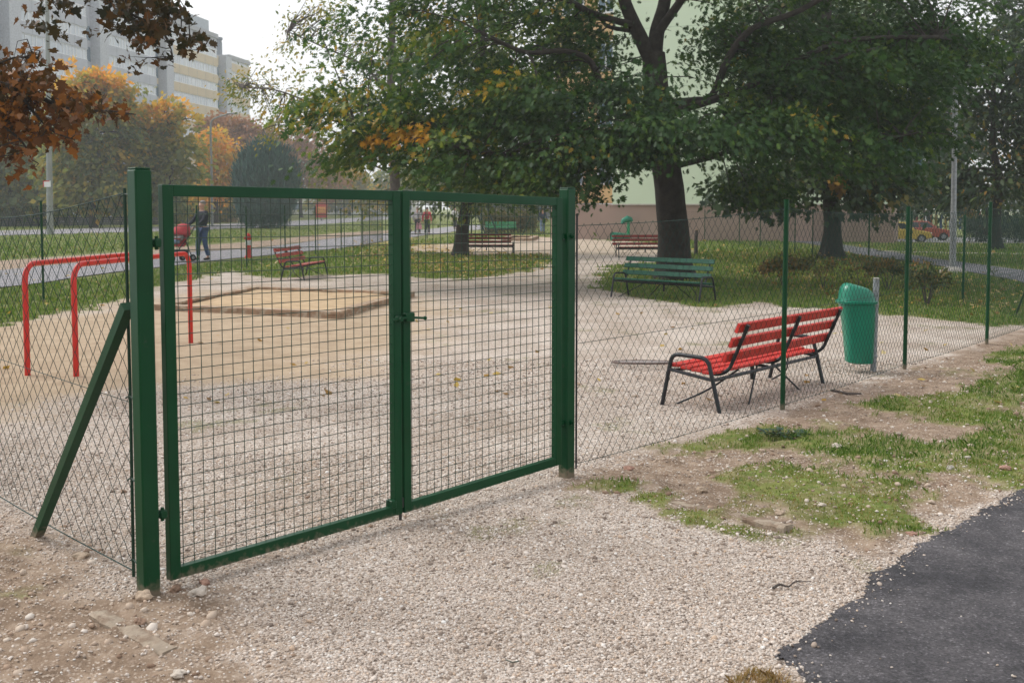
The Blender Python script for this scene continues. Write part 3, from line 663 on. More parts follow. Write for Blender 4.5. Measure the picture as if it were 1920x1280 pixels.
# ------------------------------------------------------------------ chain-link fences
def chain(name, p0, p1, zb0, zb1, zt0, zt1, par, cw=.080, ch=.098, r=.0015, sag=.0, sides=4, bulge=.0):
    p0, p1 = Vector(p0), Vector(p1); p0.z = p1.z = 0
    L = (p1 - p0).length; t = (p1 - p0) / L; nn = Vector((t.y, -t.x, 0))
    nw = int(L / (cw / 2)); H = max(zt0 - zb0, zt1 - zb1); nk = int(H / (ch / 2)) + 1
    i = np.arange(nw)[:, None]; k = np.arange(nk + 1)[None, :]
    s = (i + ((k + i) % 2)) * (L / (nw + 1)); 
    s = s + 0 * k; fz = k / nk + 0 * i
    lf = s / L
    zb = zb0 + (zb1 - zb0) * lf; zt = zt0 + (zt1 - zt0) * lf - sag * np.sin(PI * lf)
    z = zb + (zt - zb) * fz
    w2 = np.stack([s, z], -1).reshape(-1, 2)
    s = s + ((vnoise(w2, 1.7, 5) - .5) * .03).reshape(s.shape); z = z + ((vnoise(w2, 1.9, 6) - .5) * .02).reshape(z.shape) * (fz > 0) * (fz < 1)
    of = ((k + i) % 2 * 2 - 1) * r * 1.1 + ((vnoise(w2, .8, 9) - .5) * .03).reshape(s.shape) + bulge * np.sin(PI * lf) * np.sin(PI * fz)
    P = np.array(p0)[None, None, :] + s[..., None] * np.array(t) + of[..., None] * np.array(nn); P[..., 2] = z
    if sides == 4: offs = [np.array(nn) * r, np.array(t) * r, -np.array(nn) * r, -np.array(t) * r]
    else: offs = [np.array(nn) * r, np.array(t) * r - np.array(nn) * r * .6, -np.array(t) * r - np.array(nn) * r * .6]
    V = np.stack([P + o_ for o_ in offs], 2)
    n, m_ = V.shape[:2]; idx = np.arange(n * m_ * sides).reshape(n, m_, sides)
    q = [np.stack([idx[:, :-1, a], idx[:, :-1, (a + 1) % sides], idx[:, 1:, (a + 1) % sides], idx[:, 1:, a]], -1).reshape(-1, 4) for a in range(sides)]
    return npmesh(name, V.reshape(-1, 3), 4, CHAIN, par, quads=np.concatenate(q), smooth=True)
def wire(name, p0, p1, z0, z1, par, r=.0018, sag=0, n=9):
    m = MB(); pts = []
    for k in range(n):
        f = k / (n - 1); p = Vector(p0).lerp(Vector(p1), f); p.z = z0 + (z1 - z0) * f - sag * math.sin(PI * f); pts.append(p)
    m.tube(pts, r, 5); return m.build(name, CHAIN, par, True)
def post(P, top, par, r=.019, m_=None, tilt=(0, 0)):
    m = MB(); b = Vector((P.x, P.y, -.08)); t_ = Vector((P.x + tilt[0], P.y + tilt[1], top)); m.tube([b, t_ - Vector((0, 0, .012)), t_], [r, r, r * 1.06], 10)
    return m.build('post', m_ or GREEN, par, True)
# right hand fence, in line with the gate
t = thing('chain_link_fence', 'green chain-link fence running off beside the near red bench, in line with the gate', 'fence', (GR.x, GR.y, 0))
fp = [gp(1080, 884), gp(1467, 770), gp(1696, 692), gp(1850, 644), gp(1938, 612)]
ft = [None, 374, 387, 379, 384]
fh = [1.56] + [ztop(P, yy) for P, yy in zip(fp[1:], ft[1:])]
for P, h in list(zip(fp, fh))[1:]: post(P, h, t, .02, tilt=((at(1475, 374, fp[1].y).x - fp[1].x) if P is fp[1] else 0.0, 0))
for k in range(4):
    top0 = fh[k] - .06 if k else 1.50; top1 = fh[k + 1] - .06
    chain('mesh_panel', fp[k], fp[k + 1], .03, .03, top0, top1, t, sag=.02)
    wire('tension_wire', fp[k], fp[k + 1], top0 - .012, top1 - .012, t, .0022, .02)
    wire('tension_wire', fp[k], fp[k + 1], .78, .78, t)
    wire('tension_wire', fp[k], fp[k + 1], .05, .05, t, .002, .015)
m = MB(); m.tube([(fp[0].x, fp[0].y, .02), (fp[0].x, fp[0].y, 1.56)], .006, 6); m.build('tension_bar', BLACKM, t, True)
m = MB(); m.tube([gp(1905, 590), Vector((fp[4].x, fp[4].y, .85))], .016, 8); m.build('brace', GREEN, t, True)
# left hand fence, turning back from the braced post
t = thing('chain_link_fence', 'chain-link fence panel left of the braced gate post, in front of the red bars', 'fence', (GL.x, GL.y, 0))
q0 = gp(251, 1093); q1 = Vector((q0.x, q0.y, 0)) + Vector((-.69, .725, 0)) * 2.62; q2 = q1 + Vector((-.69, .725, 0)) * 2.6; q3 = q2 + Vector((-.69, .725, 0)) * 2.6; qc = Vector((-8.35, 11.6, 0))
top = ztop(q0, 362)
zz0 = [top, 1.56, 1.56, 1.56, 1.58]
fpts = [q0, q1, q2, q3, qc]
for k in range(4):
    chain('mesh_panel', fpts[k], fpts[k + 1], .05, .05, zz0[k], zz0[k + 1], t, .115, .110, sag=.06 if k == 0 else .02, bulge=.03)
    wire('tension_wire', fpts[k], fpts[k + 1], zz0[k], zz0[k + 1], t, .0026, .06 if k == 0 else .02)
    wire('tension_wire', fpts[k], fpts[k + 1], .78, .80, t)
    wire('tension_wire', fpts[k], fpts[k + 1], .055, .055, t, .003, .02)
for P in fpts[1:]: post(P, 1.6, t)
m = MB(); m.tube([(q0.x, q0.y, .03), (q0.x + .004, q0.y, .8), (q0.x, q0.y, top + .02)], .0075, 6)
for z in (top - .01, .8, .45, .1): m.tube([(q0.x - .02, q0.y + .01, z - .005), (q0.x, q0.y, z + .006), (GL.x - .02, GL.y, z)], .0035, 6)
m.build('tension_bar', WIRE, t, True)
# far side fences of the playground
def far_fence(pts, tops, label, cw, every=1, braces=()):
    t = thing('chain_link_fence', label, 'fence', (pts[0].x, pts[0].y, 0))
    for P, h in zip(pts, tops): post(P, h, t, .02)
    for k in range(len(pts) - 1):
        chain('mesh_panel', pts[k], pts[k + 1], .04, .04, tops[k] - .07, tops[k + 1] - .07, t, cw, cw * 1.2, .0014, .02, 3)
        wire('tension_wire', pts[k], pts[k + 1], tops[k] - .08, tops[k + 1] - .08, t, .002, .02)
    return t
lp = [(-8.35, 11.6), (-8.15, 14.7)] + [tuple(gp(x, y)[:2]) for x, y in ((82, 566), (280, 541), (371, 521), (463, 504), (535, 488), (592, 478), (640, 472), (680, 467), (717, 455), (801, 448))]
lp = [Vector((x, y, 0)) for x, y in lp]; lt = [1.6, 1.6] + [ztop(P, yy) for P, yy in zip(lp[2:], (377, 384, 385, 387, 385, 386, 390, 390, 392, 395))]
far_fence(lp, lt, 'thin green fence along the footpath, left edge of the playground', .075)
rp = [fp[4]] + [gp(x, y) for x, y in ((1805, 567), (1706, 540), (1628, 516), (1523, 482), (1490, 478), (1425, 466), (1386, 460), (1321, 452), (1232, 449))]
rt = [1.6] + [ztop(P, yy) for P, yy in zip(rp[1:], (403, 396, 395, 394, 394, 393, 393, 393, 394))]
far_fence(rp, rt, 'thin green fence in front of the pink plinth, far right edge of the playground', .09)
bp_ = [gp(x, y) for x, y in ((995, 444), (1045, 441), (1160, 444))]
ft_ = far_fence(bp_, [ztop(P, 385) for P in bp_], 'distant green fence near the walker in blue jeans', .12)
m = MB(); m.tube([gp(978, 444), at(994, 408, bp_[0].y)], .03, 6); m.build('brace', GREEN, ft_, True)

# ------------------------------------------------------------------ red exercise bars
def bars(a, b, h, label):
    a, b = Vector(a), Vector(b); u = (b - a).normalized(); rr = .16
    t = thing('exercise_bar', label, 'exercise bar', tuple(a), group='red exercise bars')
    pts = [a - Vector((0, 0, .1)), a + Vector((0, 0, h - rr))]
    for k in range(1, 7):
        q = k / 6 * PI / 2; pts.append(a + u * (rr - rr * math.cos(q)) + Vector((0, 0, h - rr + rr * math.sin(q))))
    for k in range(0, 6):
        q = PI / 2 - k / 6 * PI / 2; pts.append(b - u * (rr - rr * math.cos(q)) + Vector((0, 0, h - rr + rr * math.sin(q))))
    pts += [b + Vector((0, 0, h - rr)), b - Vector((0, 0, .1))]
    m = MB(); m.tube(pts, .027, 12); m.build('tube_frame', REDP, t, True)
    return t
A0, A1 = gp(52, 704), gp(143, 707); B1 = gp(358, 643); B0 = A0 + (B1 - A1)
bars(A1, B1, 1.06, 'red tube bar nearer the gate post, its right leg seen through the gate')
bars(A0, B0, 1.06, 'red tube bar further left, its second leg hidden by the gate post')

# ------------------------------------------------------------------ sandpits
def sandpit(px, label, w=.19, h=.09):
    c = [gp(*p) for p in px]; ctr = sum(c, Vector()) / 4
    t = thing('sandpit', label, 'sandpit', tuple(ctr))
    for k in range(4):
        a, b = c[k], c[(k + 1) % 4]; d = (b - a).normalized(); inn = (ctr - (a + b) / 2); inn -= d * inn.dot(d); inn.normalize()
        m = MB(); e = .004 * (k % 2)
        m.bar(a + inn * w / 2 + Vector((0, 0, h - .02 + e)), b + inn * w / 2 + Vector((0, 0, h - .02 + e)), w, .04, (0, 0, 1))
        m.bar(a + inn * .03 + Vector((0, 0, h / 2 - .04)), b + inn * .03 + Vector((0, 0, h / 2 - .04)), .05, h - .004, (0, 0, 1))
        m.build('board', PLANK, t)
    n = 26; V = []; ii = np.linspace(0, 1, n)
    for v in ii:
        for u in ii:
            p = (c[0] * (1 - u) + c[1] * u) * (1 - v) + (c[3] * (1 - u) + c[2] * u) * v
            p = ctr + (p - ctr) * .97; V.append((p.x, p.y, .016))
    V = np.array(V); V[:, 2] += fbm(V, 1.5, 3) * .045
    idx = np.arange(n * n).reshape(n, n); q = np.stack([idx[:-1, :-1], idx[:-1, 1:], idx[1:, 1:], idx[1:, :-1]], -1).reshape(-1, 4)
    sm = bpy.data.materials.get('play_sand') or mat('play_sand', (.36, .25, .145), .95, .18, 4, bump=.6, bscale=25, col2=(.50, .365, .225))
    npmesh('sand', V, 4, sm, t, quads=q, smooth=True)
    return t
sandpit([(289, 582), (635, 597), (778, 556), (474, 545)], 'sandpit framed with weathered planks behind the left gate leaf')
sandpit([(940, 452), (998, 452), (1010, 447), (955, 446)], 'distant plank sandpit behind the dark red bench', .25, .14)

# ------------------------------------------------------------------ benches: low tube frames with plank seats
def make_bench(label, wood, L=1.86, group='low tube benches of the playground'):
    """local: length along x, back of the bench at +y, origin on the ground at the middle"""
    t = thing('park_bench', label, 'bench', group=group)
    hx = L / 2; sh = .325
    def tube_path(pts, r=.017, rad=.07):
        P = [Vector(p) for p in pts]; out = [P[0]]
        for k in range(1, len(P) - 1):
            a, b, c = P[k - 1], P[k], P[k + 1]; ra = min(rad, (a - b).length * .45, (c - b).length * .45)
            p0 = b + (a - b).normalized() * ra; p1 = b + (c - b).normalized() * ra
            for q in range(6):
                f = q / 5; out.append(p0 * (1 - f) ** 2 + b * 2 * f * (1 - f) + p1 * f * f)
        out.append(P[-1]); m = MB(); m.tube(out, r, 10); return m
    for sx_ in (-1, 1):
        x = sx_ * (hx - .02)
        m = tube_path([(x, -.30, -.04), (x, -.20, .425), (x, .13, .415), (x, .25, -.04)]); 
        m.tube([(x, -.215, sh - .03), (x, .19, .245)], .014, 8)
        m.build('arm_frame', BLACKM, t, True, True)
    m = MB()
    for y, z in ((-.17, .29), (.17, .245)): m.tube([(-hx + .02, y, z), (hx - .02, y, z)], .015, 8)
    m.build('seat_rail', BLACKM, t, True, True)
    for x in (hx - .21, -.16, -hx - .02):
        m = tube_path([(x, -.17, .285), (x, .12, .262), (x, .21, .31), (x, .375, .68)], .015, .06); m.build('back_support', BLACKM, t, True, True)
    for sx_ in (-1, 1):
        m = tube_path([(sx_ * (hx - .5), .13, sh - .05), (sx_ * (hx - .25), 0, .12), (sx_ * (hx - .12), -.22, .0)], .008, .2); 
        m.tube([(sx_ * .12, .13, sh - .05), (sx_ * .45, .24, .0)], .008, 6); m.build('stay', BLACKM, t, True, True)
    m = MB(); m.tube([(.0, .02, .275), (0, .02, .13)], .018, 8); m.tube([(0, -.17, .28), (0, .17, .25)], .014, 8); m.build('stub_leg', BLACKM, t, True, True)
    for k, y in enumerate((-.185, -.085, .015, .115)):
        m = MB(); m.box((0, y, .330 - .011 * k), (L - .06, .090, .024), 0, .004); m.build('seat_plank', wood, t, False, True)
    sl = Vector((0, .165, .37)).normalized(); nn = Vector((0, -sl.z, sl.y))
    for k, f in enumerate((.27, .61, .94)):
        c = Vector((0, .21, .31)) + Vector((0, .162, .36)) * f + nn * .031
        m = MB(); m.bar(c - Vector((hx + .10, 0, 0)), c + Vector((hx - .11, 0, 0)), .078, .024, nn); m.build('back_plank', wood, t, False, True)
    return t
def bench_at(pl_, pr_, back_side):   # ground points of the middle of the two ends as seen from the camera
    c = (pl_ + pr_) / 2; d = pr_ - pl_; a = math.atan2(d.y, d.x)
    return (c.x, c.y, 0), a
FLc, BLc, BRc, FRc = gp(1237, 760), gp(1361, 774), gp(1556, 719), gp(1443, 708)
e0, e1 = (FLc + BLc) / 2, (FRc + BRc) / 2
loc, a = bench_at(e1, e0, 0)
bench = make_bench('near bright red bench with black tube frame, seen from behind through the fence', REDW)
# local +y must point from front to back (towards the camera's right)
fb = (BLc - FLc).normalized()
ang = math.atan2((e0 - e1).y, (e0 - e1).x)
yax = Vector((-math.sin(ang), math.cos(ang), 0))
if yax.dot(fb) < 0: ang += PI
bench.location = loc; bench.rotation_euler = (0, 0, ang)
# green bench under the oak
loc = (gp(1140, 558) + gp(1322, 571) + gp(1172, 553) + gp(1348, 560)) / 4
d = gp(1322, 571) - gp(1140, 558)
dup(bench, (loc.x, loc.y, 0), math.atan2(d.y, d.x), 'dark green bench standing in front of the big oak trunk', swap={REDW: GREENW})
c = gp(570, 519); dup(bench, (-4.72, 23.9, 0), R(84), 'faded red bench between the sandpit and the left lawn', swap={REDW: REDFADE})
c = gp(912, 477); dup(bench, (c.x, c.y, 0), R(-4), 'dark red bench half hidden by the leaning dark trunk behind the gate', swap={REDW: REDDARK})
c = gp(1210, 482); dup(bench, (c.x, c.y, 0), R(5), 'dull red bench partly behind the big oak trunk', swap={REDW: REDDARK})
c = gp(942, 438); dup(bench, (c.x, c.y, 0), R(0), 'bright green bench in front of the clipped hedge', swap={REDW: GREENB})
c = gp(1119, 441); dup(bench, (c.x, c.y, 0), R(4), 'pale green bench against the pink plinth', swap={REDW: PALEG})
c = gp(1272, 446); dup(bench, (c.x, c.y, 0), R(4), 'small pinkish red bench behind the oak trunk, near the brown stump post', swap={REDW: REDFADE})

# ------------------------------------------------------------------ litter bin on its post
P = gp(1637, 695); ph = ztop(P, 522)
t = thing('litter_bin', 'turquoise green litter bin with domed lid hung on a grey steel post', 'litter bin', (P.x, P.y, 0))
m = MB(); m.tube([(P.x, P.y, -.1), (P.x + .012, P.y, ph - .01)], .03, 14); m.build('post', GALV, t, True)
m = MB(); m.lathe((P.x + .012, P.y, ph - .012), [(.031, 0), (.034, .004), (.034, .016), (.02, .02)], 14); m.build('post_cap', CONC, t, True)
bc = Vector((P.x - .185, P.y - .03, 0)); zb_ = at(PPX, 679, P.y).z; zr_ = at(PPX, 566, P.y).z; zd = at(PPX, 527, P.y).z
def sq(r, z, n=28, p=3.2, sy=.92, dx=0):
    out = []
    for k in range(n):
        a = 2 * PI * k / n; c_, s_ = math.cos(a), math.sin(a); q = (abs(c_) ** p + abs(s_) ** p) ** (-1 / p)
        out.append(Vector((bc.x + dx + r * q * c_, bc.y + r * q * s_ * sy, z)))
    return out
def loft(rings):
    m = MB(); n = len(rings[0]); V = [p for r_ in rings for p in r_]; k_ = len(rings)
    Fc = [(i * n + k, i * n + (k + 1) % n, (i + 1) * n + (k + 1) % n, (i + 1) * n + k) for i in range(k_ - 1) for k in range(n)] + [tuple(range(n - 1, -1, -1)), tuple(range((k_ - 1) * n, k_ * n))]
    return m.add(V, Fc)
H_ = zr_ - zb_
loft([sq(.110, zb_, dx=.046), sq(.126, zb_ + .015, dx=.036), sq(.134, zb_ + H_ * .3, dx=.028), sq(.147, zb_ + H_ * .65, dx=.018), sq(.162, zb_ + H_ * .95, dx=.003), sq(.165, zr_)]).build('container', BINM, t, True)
loft([sq(.172, zr_ - .012, dx=-.002), sq(.186, zr_ - .006, dx=-.002), sq(.188, zr_ + .014, dx=-.002), sq(.176, zr_ + .02)]).build('rim', BINM, t, True)
dm = [sq(.17, zr_ + .018)]
for k in range(1, 11):
    f = k / 10.6; a = f * PI / 2; rr_ = .168 * math.cos(a) ** .5; ring = sq(rr_, 0, p=2.6, dx=-.018 * f)
    for q in ring: q.z = zr_ + .018 + (zd - zr_ - .018) * math.sin(a) * (.85 + .15 * math.sin(max(-1, min(1, -(q.x - bc.x + .03) / .15)) * PI / 2))
    dm.append(ring)
loft(dm).build('lid', BINM, t, True)
m = MB()
for z in (zb_ + .06, zr_ - .03): m.lathe((P.x + .004, P.y, z), [(.033, -.012), (.036, -.008), (.036, .008), (.033, .012)], 14); m.box((P.x - .035, P.y - .01, z), (.05, .04, .03))
m.build('bracket', GALV, t, True)

# ------------------------------------------------------------------ small playground things
P = gp(1165, 451)
t = thing('barrel', 'open green plastic barrel lying on the sand', 'barrel', (P.x, P.y, 0))
m = MB(); a = Vector((P.x - .45, P.y - .25, .2)); b = Vector((P.x + .35, P.y + .2, .17))
m.tube([a, a.lerp(b, .06), a.lerp(b, .5), b], [.20, .205, .19, .14], 16, False); m.tube([a.lerp(b, .04), b], [.18, .125], 16); m.build('drum', BINM, t, True)
m = MB(); m.tube([a, a.lerp(b, .06)], [.215, .215], 16, False); m.build('rim', BINM, t, True)
P = gp(1177, 450)
t = thing('hooded_post', 'green post with curved green hood standing behind the open barrel', 'post', (P.x, P.y, 0))
m = MB(); m.tube([(P.x + .03, P.y, -.1), (P.x + .03, P.y, .95)], .075, 10); m.build('shaft', GREENB, t, True)
m = MB(); m.tube([(P.x - .30, P.y, .78), (P.x - .22, P.y, .93), (P.x - .02, P.y, 1.02), (P.x + .14, P.y, .98), (P.x + .2, P.y, .90)], [.06, .13, .17, .13, .07], 10); h = m.build('hood', BINM, t, True)
P = gp(1305, 477)
t = thing('wooden_stump', 'weathered brown wooden post right of the big oak trunk', 'post', (P.x, P.y, 0))
m = MB(); m.tube([(P.x, P.y, -.1), (P.x - .01, P.y, .45), (P.x + .01, P.y, .82)], [.07, .06, .055], 8); m.build('shaft', BARKG, t, True)
m = MB(); m.lathe((P.x + .01, P.y, .815), [(.058, 0), (.05, .02), (.02, .03)], 8); m.build('top', PLANK, t, True)
# swing frame behind the dark trunk
c = gp(918, 449)
t = thing('swing_frame', 'thin dark swing frame with slanting legs behind the dark red bench', 'swing', (c.x, c.y, 0))
top1, top2 = at(885, 375, c.y), at(908, 375, c.y)
for a_, b_ in ((gp(914, 449), top1), (gp(937, 449), top2), (gp(904, 449), at(902, 375, c.y)), (gp(884, 445), at(884, 375, c.y))):
    m = MB(); m.tube([a_, b_], .04, 8); m.build('leg', mat('dark_green_tube', (.01, .04, .03), .5), t, True)
m = MB(); m.tube([top1 - Vector((.4, 0, 0)), top2 + Vector((.4, 0, 0))], .045, 8); m.build('top_bar', GREEN, t, True)
# flat rusty grate lying at the gravel
P = gp(1205, 687)
t = thing('iron_grate', 'flat rusty round wire grate lying tipped on the gravel left of the near red bench', 'grate', (P.x, P.y, .0))
m = MB(); n = 44; gr = .30
gpt = lambda x, y: (P.x + x, P.y + y, .045 - .10 * y)
m.tube([gpt(gr * math.cos(2 * PI * k / n), gr * math.sin(2 * PI * k / n)) for k in range(n + 1)], .010, 6, False); m.build('ring', RUST, t, True)
m = MB()
for k in range(-5, 6):
    x = k * .052; y_ = math.sqrt(max(0, gr ** 2 - x * x)); m.tube([gpt(x, -y_), gpt(x, y_)], .0035, 5); m.tube([gpt(-y_, x), gpt(y_, x)], .0035, 5)
m.build('grid', mat('grey_wire', (.42, .38, .36), .6, .3, 20), t, True)
# red and white marker post by the footpath
P = gp(466, 484)
t = thing('hydrant', 'red hydrant post with white band beside the footpath', 'hydrant', (P.x, P.y, 0)); hh = ztop(P, 437)
m = MB(); m.lathe(P, [(.12, -.05), (.12, .06), (.085, .1), (.085, hh * .52)], 12); m.lathe(P, [(.085, hh * .72), (.09, hh * .8), (.1, hh * .84), (.08, hh * .93), (.03, hh)], 12); m.build('shaft', REDP, t, True)
m = MB(); m.lathe(P, [(.087, hh * .52), (.088, hh * .72)], 12); m.build('band', WHITE, t, True)
m = MB(); m.tube([P + Vector((-.12, -.03, hh * .8)), P + Vector((.12, -.03, hh * .8))], .035, 8); m.build('outlet', REDP, t, True)

# ------------------------------------------------------------------ kerb stones, lumps, twig in the foreground
def rough_bar(name, a, b, w_, h_, m_, label, cat):
    a, b = Vector(a), Vector(b); n = 12; m = MB(); V = []; d = (b - a).normalized(); s = Vector((d.y, -d.x, 0))
    for k in range(n):
        p = a.lerp(b, k / (n - 1))
        for (x, z) in ((-.5, -.5), (-.5, .35), (-.36, .5), (.36, .5), (.5, .35), (.5, -.5)):
            V.append(p + s * (x * w_ + random.uniform(-.006, .006)) + Vector((0, 0, z * h_ + random.uniform(-.005, .005))) + d * random.uniform(-.01, .01))
    m.add(V, [(i * 6 + k, i * 6 + (k + 1) % 6, (i + 1) * 6 + (k + 1) % 6, (i + 1) * 6 + k) for i in range(n - 1) for k in range(6)] + [(5, 4, 3, 2, 1, 0), tuple(range((n - 1) * 6, n * 6))])
    return tag(m.build(name, m_, None, False), label, cat)
KERB = mat('old_kerb_stone', (.31, .25, .19), .9, .25, 9, bump=.5, bscale=40, dirt=((.21, .15, .105), 10, .46))
a, b = gp(185, 1150), gp(318, 1222); a.z = b.z = -.014; rough_bar('kerb_stone', a, b, .075, .05, KERB, 'buried kerb stone in the dirt in front of the braced gate post', 'kerb stone')
a, b = gp(1372, 968), gp(1478, 1000); a.z, b.z = -.012, .012; rough_bar('kerb_stone', a, b, .08, .06, KERB, 'broken kerb stone sticking out at the edge of the grass verge', 'kerb stone')
a, b = gp(1225, 938), gp(1340, 962); a.z = b.z = -.012; rough_bar('kerb_stone', a, b, .07, .06, KERB, 'sunken kerb stone between the pale gravel and the bare verge', 'kerb stone')
tw = [gp(1450, 1108), gp(1462, 1103), gp(1478, 1105), gp(1490, 1098), gp(1508, 1096), gp(1520, 1097)]
m = MB(); limb(m, [p + Vector((0, 0, .014 + .004 * (k % 2))) for k, p in enumerate(tw)], .0065, .002, 7, .2, 4); tag(m.build('twig', BARKG, None, True), 'crooked brown twig lying on the pale gravel near the asphalt', 'twig')
tw = [gp(1560, 735), gp(1590, 741), gp(1615, 741)]
m = MB(); m.tube([p + Vector((0, 0, .015)) for p in tw], [.012, .012, .008], 7); tag(m.build('twig', BARKG, None, True), 'short dark stick beside the near red bench leg under the fence', 'twig')
tw = [gp(948, 1244), gp(960, 1249), gp(973, 1247)]
m = MB(); m.tube([p + Vector((0, 0, .016)) for p in tw], .002, 6); tag(m.build('wire_scrap', WIRE, None, True), 'scrap of green coated wire on the foreground gravel', 'wire')
LUMPS = [(372, 1122, .045, 'pale'), (385, 1098, .04, 'reddish'), (272, 1128, .045, 'tan'), (330, 1108, .035, 'brown'), (262, 1172, .032, 'brown'), (1315, 925, .04, 'tan'), (1782, 882, .032, 'grey'), (1885, 878, .05, 'reddish'), (1540, 955, .03, 'pale'), (1462, 968, .03, 'tan'), (1708, 1003, .03, 'reddish'), (1568, 842, .035, 'pale'), (1660, 868, .02, 'white'), (1178, 880, .04, 'reddish'), (150, 1045, .04, 'tan'), (232, 922, .026, 'brown'), (335, 1270, .03, 'pale')]
WHERE = ['pale lump of stone in front of the near gate leaf hinge', 'reddish stone behind the pale lump under the near gate leaf', 'tan stone at the foot of the braced gate post', 'brown clod between gate post and near gate leaf', 'brown stone in the dirt beside the buried kerb stone',
         'large tan stone on bare earth of the verge', 'grey stone on the verge near the asphalt edge', 'reddish stone pile lump by the right edge of the verge', 'pale stone upright in the dry verge grass', 'tan stone beside the broken kerb stone', 'reddish stone at the grass corner touching the asphalt', 'pale flat stone in the greenest verge grass', 'small white stone in the verge grass', 'reddish clod beside the far gate post', 'tan stone by the foot of the slanting brace', 'brown stone on gravel behind the left chain-link panel', 'pale stone at the bottom left foreground']
STM = {k: mat(k + '_stone', c, .85, .3, 14, bump=.5, bscale=50) for k, c in dict(pale=(.55, .48, .41), reddish=(.34, .20, .15), tan=(.44, .34, .25), brown=(.25, .16, .11), grey=(.40, .37, .33), white=(.66, .62, .57)).items()}
for (x, y, r_, kk), lab in zip(LUMPS, WHERE):
    r_ *= .72; P = gp(x, y); a = random.uniform(0, 6); sc = np.array([random.uniform(.85, 1.3), random.uniform(.75, 1), random.uniform(.55, .75)])
    bm = bmesh.new(); bmesh.ops.create_icosphere(bm, subdivisions=4, radius=1)
    v = np.array([q.co[:] for q in bm.verts]); o_ = x * .37
    v *= (1 + (vnoise(v + o_, 1.3, x) - .5) * .9 + (vnoise(v + o_, 3.1, x + 1) - .5) * .35 + (vnoise(v + o_, 9, x + 2) - .5) * .10)[:, None]
    v = np.round(v * 3.2) / 3.2 * .22 + v * .78
    v *= sc * r_
    for q, co in zip(bm.verts, v): q.co = co
    me = bpy.data.meshes.new('stone'); bm.to_mesh(me); bm.free(); o = link('stone', me, STM[kk], None, True); o.location = (P.x, P.y, gz(P.x, P.y) + r_ * .25); o.rotation_euler = (0, 0, a)
    tag(o, lab, 'stone')

# ------------------------------------------------------------------ trees
OUT = {
    'oak': [(0, .015), (.12, .06), (.24, .33), (.32, .09), (.52, .44), (.56, .11), (.78, .30), (.76, .09), (1, 0)],
    'maple': [(0, .01), (.03, .12), (-.03, .34), (.17, .27), (.28, .52), (.40, .32), (.50, .38), (.56, .15), (.74, .17), (1, 0)],
    'simple': [(0, .01), (.25, .2), (.6, .2), (1, 0)],
    'diamond': [(0, 0), (.45, .36), (1, 0)],
    'needle': [(0, .02), (.4, .07), (1, 0)],
}
def outline(k):
    h = OUT[k]; lo = [p for p in h]; up = [(a, -b) for a, b in reversed(h) if b > 0.004]
    return np.array(lo + up)
def leaves(name, c, axis, nrm, size, tint, kind, m, par, fold=.18):
    o = outline(kind); n = len(c)
    axis = axis / np.linalg.norm(axis, axis=1)[:, None]
    nrm = nrm - axis * (nrm * axis).sum(1)[:, None]; nrm /= np.maximum(np.linalg.norm(nrm, axis=1), 1e-6)[:, None]
    side = np.cross(nrm, axis)
    bend = np.abs(o[:, 1]) * fold - o[:, 0] ** 2 * .16
    V = c[:, None, :] + size[:, None, None] * (o[None, :, :1] * axis[:, None, :] + o[None, :, 1:] * side[:, None, :] + bend[None, :, None] * nrm[:, None, :])
    return npmesh(name, V, len(o), m, par, tint=np.repeat(tint, len(o)))
def inpoly2(P, poly):
    return sdp(P, np.array(poly, float)) > 0
def clusters(blobs, dens, seed, gap=.42, gs=.55, holes=(), shell=.55, lay=1.0):
    r = np.random.default_rng(seed); out = []
    for b in blobs:
        px, py, rx, ry, Y, rd = b[:6]; wgt = b[6] if len(b) > 6 else 1
        c = at(px, py, Y); k = Y / F; R_ = np.array([rx * k, rd, ry * k])
        n = max(3, int(dens * wgt * (R_[0] * R_[2] * PI)))
        d = r.normal(size=(n, 3)); d /= np.linalg.norm(d, axis=1)[:, None]
        out.append(np.array(c) + d * (r.uniform(0, 1, n) ** shell)[:, None] * R_)
    P = np.concatenate(out)
    P = P[(fbm(P * [1, 1, lay], gs, seed, 2) > gap) & (P[:, 2] > .35)]
    if holes:
        q = project(P); k = np.ones(len(P), bool)
        for h in holes: k &= ~inpoly2(q, h)
        P = P[k]
    return P
def foliage(name, cl, per, size, kind, m, par, seed, spread=(.42, .42, .17), axis0=None, upw=.75, tint=(.4, .2), tintf=None, sv=.25, gap=None):
    r = np.random.default_rng(seed); n = len(cl) * per
    c0 = np.repeat(cl, per, 0)
    # each spray: a flat fan tipped a little outward
    out = cl - (axis0 if axis0 is not None else cl.mean(0)); out[:, 2] *= .2; out /= np.maximum(np.linalg.norm(out, axis=1), 1e-6)[:, None]
    tip = np.repeat(out + r.normal(0, .5, cl.shape), per, 0); tip[:, 2] -= .25
    off = r.normal(0, 1, (n, 3)) * .6 * np.array(spread)
    off[:, 2] -= (np.repeat(out, per, 0) * off).sum(1) * .35
    c = c0 + off
    ax = tip + off / np.array(spread) * .8 + r.normal(0, .45, (n, 3)); ax[:, 2] -= .25
    nr = r.normal(0, .55, (n, 3)); nr[:, 2] += upw
    s = size * np.exp(r.normal(0, sv, n))
    t = np.repeat(r.normal(tint[0], tint[1], len(cl)), per) + r.normal(0, tint[1] * .6, n)
    if tintf is not None: t = tintf(c, t)
    return leaves(name, c, ax, nr, s, np.clip(t, 0, 1), kind, m, par)
